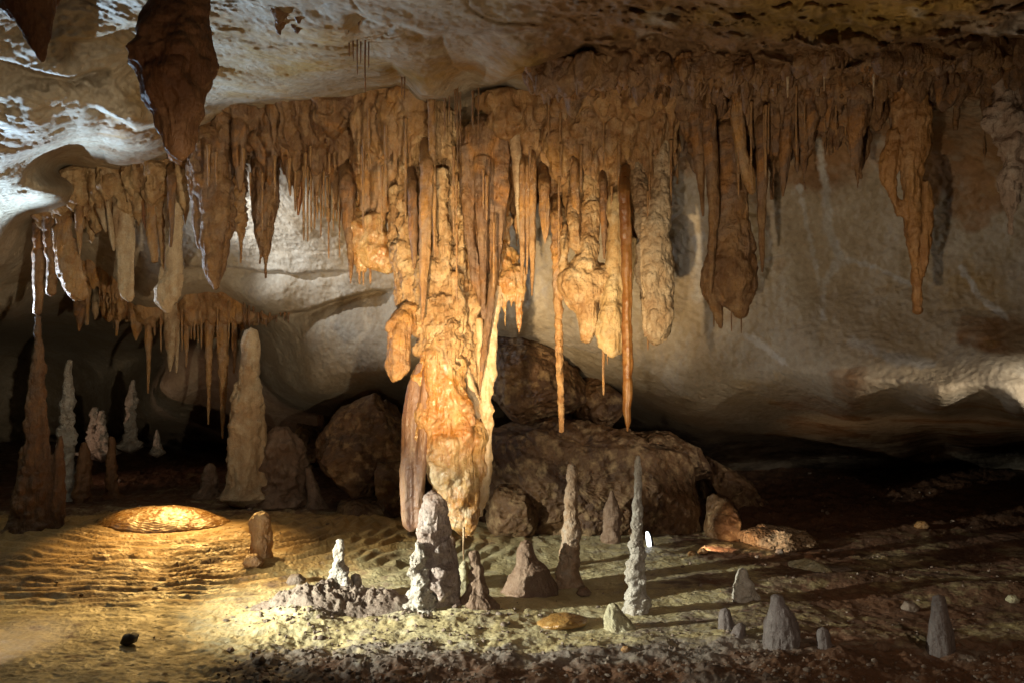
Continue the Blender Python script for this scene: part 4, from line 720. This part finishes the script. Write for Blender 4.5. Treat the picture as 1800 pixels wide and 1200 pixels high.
stalag(SG, 'tall leaning stalagmite with an orange-brown top and grey knobbly foot', [(1005, 816, 6), (1005, 835, 10), (1003, 880, 12), (1006, 920, 14), (1001, 960, 17), (1000, 1000, 19), (1003, 1036, 23)], rock_mat('grey_brown_calcite', [(0.44, 0.32, 0.22), (0.36, 0.22, 0.12), (0.48, 0.43, 0.36)], 4, (0.3, 0.16, 0.07), .4, .6, 50, (.5, .85), .35, pit=.3), lump=.2, ls=.05, extra=[])
stalag(SG, 'tallest slender stalagmite of the floor group, with a blue-grey knobbly lower half', [(1122, 801, 4), (1121, 830, 6.5), (1121, 880, 8), (1120, 930, 10), (1118, 980, 15), (1118, 1030, 18), (1119, 1082, 22)], GREY, lump=.28, ls=.04, extra=[])
stalag(SG, 'squat yellow-topped stalagmite in front of the tallest slender one', [(1078, 1062, 9), (1078, 1075, 14), (1080, 1092, 19), (1084, 1112, 28)], CREAM, lump=.12, extra=[[(1088, 1075, 6), (1098, 1100, 14), (1106, 1112, 12)]])
stalag(SG, 'small pale pointed stalagmite standing before the leaning flat slab', [(1306, 1000, 7), (1306, 1015, 12), (1308, 1035, 20), (1310, 1058, 24)], GREY, lump=.2, extra=[])
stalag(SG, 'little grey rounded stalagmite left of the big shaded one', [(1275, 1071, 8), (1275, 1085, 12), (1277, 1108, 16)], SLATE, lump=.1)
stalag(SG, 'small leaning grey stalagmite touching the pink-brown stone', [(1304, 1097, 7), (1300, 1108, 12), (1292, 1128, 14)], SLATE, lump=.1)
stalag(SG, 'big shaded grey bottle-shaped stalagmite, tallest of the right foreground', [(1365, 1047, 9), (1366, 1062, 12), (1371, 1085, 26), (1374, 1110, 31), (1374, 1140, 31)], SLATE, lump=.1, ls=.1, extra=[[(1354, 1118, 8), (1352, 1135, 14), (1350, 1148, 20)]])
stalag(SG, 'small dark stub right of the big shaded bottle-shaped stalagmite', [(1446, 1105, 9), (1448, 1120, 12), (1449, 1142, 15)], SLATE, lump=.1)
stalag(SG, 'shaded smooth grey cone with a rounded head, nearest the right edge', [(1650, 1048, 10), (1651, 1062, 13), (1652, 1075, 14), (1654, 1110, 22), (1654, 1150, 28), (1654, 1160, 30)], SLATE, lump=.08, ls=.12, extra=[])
stalag(SG, 'dim brown pointed stalagmite against the dark boulders behind the two tall ones', [(1075, 862, 3), (1075, 885, 11), (1075, 915, 16), (1075, 955, 17)], MUD, d=7.9)

# ---------------------------------------------------------------- boulders and loose stones
rock('boulder', 640, 790, 9.0, [(700, 690), (740, 700), (740, 880), (660, 895), (590, 880), (558, 845), (568, 770), (600, 725), (650, 695)], .55, BOULD, 'mottled brown boulder left of the central column, in front of the pale wall', 'boulder', amp=.07, seed=3, n=170)
rock('boulder', 690, 870, 8.7, [(670, 800), (740, 790), (745, 930), (690, 930), (664, 880)], .35, BOULD, 'dark boulder half hidden behind the purple fin of the central column', 'boulder', amp=.07, seed=5, n=120)
rock('boulder', 540, 790, 10.4, [(520, 750), (560, 760), (580, 800), (550, 830), (520, 810)], .3, BOULD, 'small dark boulder wedged under the pale wall, left of the mottled boulder', 'boulder', amp=.05, seed=6)
rock('boulder', 580, 730, 11.2, [(560, 700), (640, 690), (640, 790), (570, 780)], .3, BOULD, 'unlit boulder deep in the hollow above the mottled boulder', 'boulder', amp=.05, seed=16)
rock('boulder', 640, 905, 8.7, [(575, 880), (640, 868), (690, 890), (680, 935), (610, 930), (580, 910)], .3, BOULD, 'low dark slab at the foot of the mottled boulder', 'boulder', amp=.05, seed=17)
rock('boulder', 935, 670, 8.7, [(860, 590), (920, 578), (965, 605), (1010, 650), (1030, 700), (1000, 735), (860, 740)], .55, BOULD, 'upper boulder with a violet-grey face, right behind the central column', 'boulder', amp=.06, seed=7, n=170)
rock('boulder', 1060, 700, 8.9, [(985, 645), (1040, 650), (1090, 690), (1110, 750), (1000, 760)], .45, BOULD, 'orange-stained sloping boulder behind the two long stalactites', 'boulder', amp=.05, seed=8, n=130)
rock('boulder', 1010, 850, 8.5, [(850, 760), (930, 728), (1080, 760), (1200, 800), (1235, 860), (1225, 950), (1120, 985), (860, 960)], .6, BOULD, 'widest brown boulder slab behind the floor stalagmites', 'boulder', amp=.08, seed=9, n=220)
rock('boulder', 1150, 795, 8.9, [(1085, 762), (1180, 760), (1230, 790), (1255, 835), (1200, 850), (1100, 800)], .4, BOULD, 'angular slab on top of the widest boulder, at its right', 'boulder', amp=.06, seed=10, n=120)
rock('boulder', 1268, 920, 8.3, [(1243, 862), (1290, 870), (1310, 915), (1300, 960), (1262, 970), (1240, 935)], .22, BOULD, 'upright reddish boulder lit on its left face, right of the small dark hollow', 'boulder', amp=.035, seed=11)
rock('boulder', 1290, 860, 9.6, [(1240, 800), (1310, 840), (1360, 900), (1330, 940), (1230, 900)], .4, BOULD, 'dark boulder in the shadow behind the upright reddish one', 'boulder', amp=.06, seed=18)
rock('boulder', 900, 900, 8.15, [(868, 850), (930, 860), (950, 930), (900, 965), (860, 950)], .25, BOULD, 'dark boulder at the foot of the widest slab, right of the central column tip', 'boulder', amp=.05, seed=19)
rock('rock_slab', 1372, 948, 7.9, [(1300, 942), (1350, 926), (1420, 938), (1445, 965), (1400, 978), (1340, 968), (1300, 955)], .22, rock_mat('sandy_rock', [(0.42, 0.29, 0.17), (0.3, 0.18, 0.09), (0.5, 0.38, 0.25)], 6, None, 0, .8, 34, (.4, .8), .45, pit=.6), 'brightly lit sandy-brown rock slab, beside the upright reddish boulder', 'rock slab', amp=.045, sc=7, seed=12, n=130)
rock('rock_slab', 1440, 1010, 7.0, [(1388, 990), (1425, 986), (1455, 998), (1470, 1034), (1440, 1028), (1400, 1012)], .13, CREAM, 'pale cream leaning slab on the floor right of the small pointed stalagmite', 'rock slab', amp=.02, sc=7, seed=13, boxy=.6)
rock('rock_slab', 1490, 1012, 7.05, [(1450, 996), (1500, 1000), (1520, 1022), (1508, 1034), (1470, 1024)], .14, GRAV, 'rough brown slab tucked behind the pale cream leaning slab', 'rock slab', amp=.03, sc=7, seed=14)
rock('stone', 1306, 1128, 5.45, [(1288, 1135), (1294, 1120), (1308, 1114), (1318, 1122), (1316, 1144), (1300, 1148), (1288, 1144)], .05, rock_mat('pink_stone', [(0.42, 0.27, 0.2), (0.34, 0.2, 0.14), (0.5, 0.36, 0.28)], 6, None, 0, .5, 40), 'pink-brown block-shaped stone at the foot of the small leaning stalagmite', 'stone', amp=.012, sc=9, seed=15)
rock('stone', 229, 1122, ground(229, 1132), [(212, 1128), (218, 1114), (232, 1110), (244, 1116), (240, 1128), (224, 1134)], .045, plain('dark_stone', (0.05, 0.045, 0.04), .5), 'dark egg-shaped stone on the yellow floor at the lower left', 'stone', amp=.006, sc=9, seed=21)
for i, (x, y, w, lb, m_) in enumerate([(520, 1018, 16, 'small grey stone on the yellow floor left of the knobbly white stalagmite', GRAV), (555, 1046, 17, 'grey stone beside the soil heap left of the knobbly white stalagmite', GRAV), (682, 1068, 9, 'bright whitish pebble left of the fused white stalagmite', PALE), (1026, 1040, 13, 'flat brown stone at the foot of the leaning brown-topped stalagmite', MUD), (1620, 922, 12, 'lone orange-brown stone on the dark back slope at the right', TAN),
                                       (272, 1033, 6, 'tiny brown stone at the lower end of the amber ripples', GRAV), (1100, 1140, 9, 'small tan stone in the gravel before the squat yellow-topped stalagmite', TAN), (405, 1142, 8, 'brown pebble on the pale floor below the grey strip', MUD), (455, 1160, 12, 'grey stone on the pale floor near the bottom edge, left of the gravel', GRAV), (1370, 968, 8, 'small stone below the lit sandy slab', GRAV),
                                       (1550, 1135, 14, 'low dark stone in the gravel between the dark stub and the smooth cone', MUD), (1235, 968, 9, 'brown stone beside the dark hollow', TAN), (1215, 972, 7, 'smaller stone at the mouth of the dark hollow', TAN), (1780, 1052, 12, 'pale stone on the shelf near the right edge', CREAM), (1600, 1065, 16, 'reddish lump of rock left of the smooth cone head', GRAV), (445, 985, 18, 'flat brown stone at the foot of the golden-brown stump', TAN)]):
    d_ = ground(x, y + w * .4)
    rock('stone', x, y, d_, [(x - w, y + w * .2), (x - w * .5, y - w * .5), (x + w * .4, y - w * .6), (x + w, y), (x + w * .7, y + w * .5), (x - w * .4, y + w * .6)], w * d_ / F * .8, m_, lb, 'stone', amp=w * d_ / F * .18, sc=12, seed=50 + i, n=48)
rock('flowstone_patch', 985, 1088, ground(985, 1098), [(945, 1094), (968, 1084), (1000, 1080), (1028, 1088), (1030, 1096), (1000, 1100), (955, 1100)], .12, FLOW, 'low wet orange flowstone patch on the floor left of the squat yellow-topped stalagmite', 'flowstone patch', amp=.018, sc=10, seed=71, boxy=.9)
HX, HY = -1.02, 5.86
rh = np.linspace(0.002, 1.12, 90); thh = np.linspace(0, 2 * math.pi, 260, endpoint=False); RH, TH = np.meshgrid(rh, thh, indexing='ij')
xh = (HX + RH * np.cos(TH) * 0.5).ravel(); yh = (HY + RH * np.sin(TH) * 0.17).ravel(); ph_ = np.stack([xh, yh, xh * 0], 1)
q_ = RH.ravel() + 0.18 * fbm(ph_ * 4, 3)
zh = floor_h(xh, yh) + 0.06 * np.clip(1 - q_ ** 2, -0.1, 1) ** 1 + np.clip(1 - RH.ravel(), 0, 1) ** .5 * (0.035 * fbm(ph_ * 9 + 3, 4, .6) + 0.03 * ridged(ph_ * 16 + 1, 3, .6)) - 0.03 * (RH.ravel() > 1.05)
ih = np.arange(90 * 260).reshape(90, 260); jh = np.roll(ih, -1, 1)
tag(mk('soil_heap', np.stack([xh, yh, zh], 1), np.stack([ih[:-1], ih[1:], jh[1:], jh[:-1]], -1).reshape(-1, 4), GRAV, origin=(HX, HY, 0)), 'crumbly grey-brown soil heap around the foot of the knobbly white stalagmite', 'soil heap')
rock('mound_cap', 304, 940, 7.75, [(284, 940), (300, 933), (318, 936), (320, 944), (300, 954), (288, 952)], .05, CREAM, 'small glossy yellow-green cap on the rippled amber mound', 'mound cap', amp=.006, sc=9, seed=73, n=60)
straws([(815, 940, 984)], 6.45, PALE, 'thin green-lit water drip straw between the central column tip and the wet cone', None, 1.4, .005)

# visible lamp: a slim floor lamp glowing at the foot of the boulders
lx, ly, ld = 1139, 952, 7.7
lamp = empty('floor_lamp', W(lx, 966, ld), 'slim glowing white floor lamp beside the tallest slender stalagmite', 'lamp')
v, f = tube([(lx - 2, 934, 2.2), (lx, 942, 4.2), (lx + 2, 956, 4.2), (lx + 3, 964, 2.5)], ld, 24, 1.5, .45, 0, .1, 0, 1)
mk('lens', v, f, plain('lamp_glow', (.9, .95, 1), .3, emit=(0.85, 0.93, 1.0), st=3.0), None, lamp)
v, f = tube([(lx + 1, 933, 2.5, .03), (lx + 4, 945, 4.5, .03), (lx + 6, 960, 4.5, .03), (lx + 6, 968, 3, .03)], ld, 20, 2, .8, 0, .1, 0, 2)
mk('housing', v, f, plain('black_metal', (.02, .02, .02), .4, .8), None, lamp)
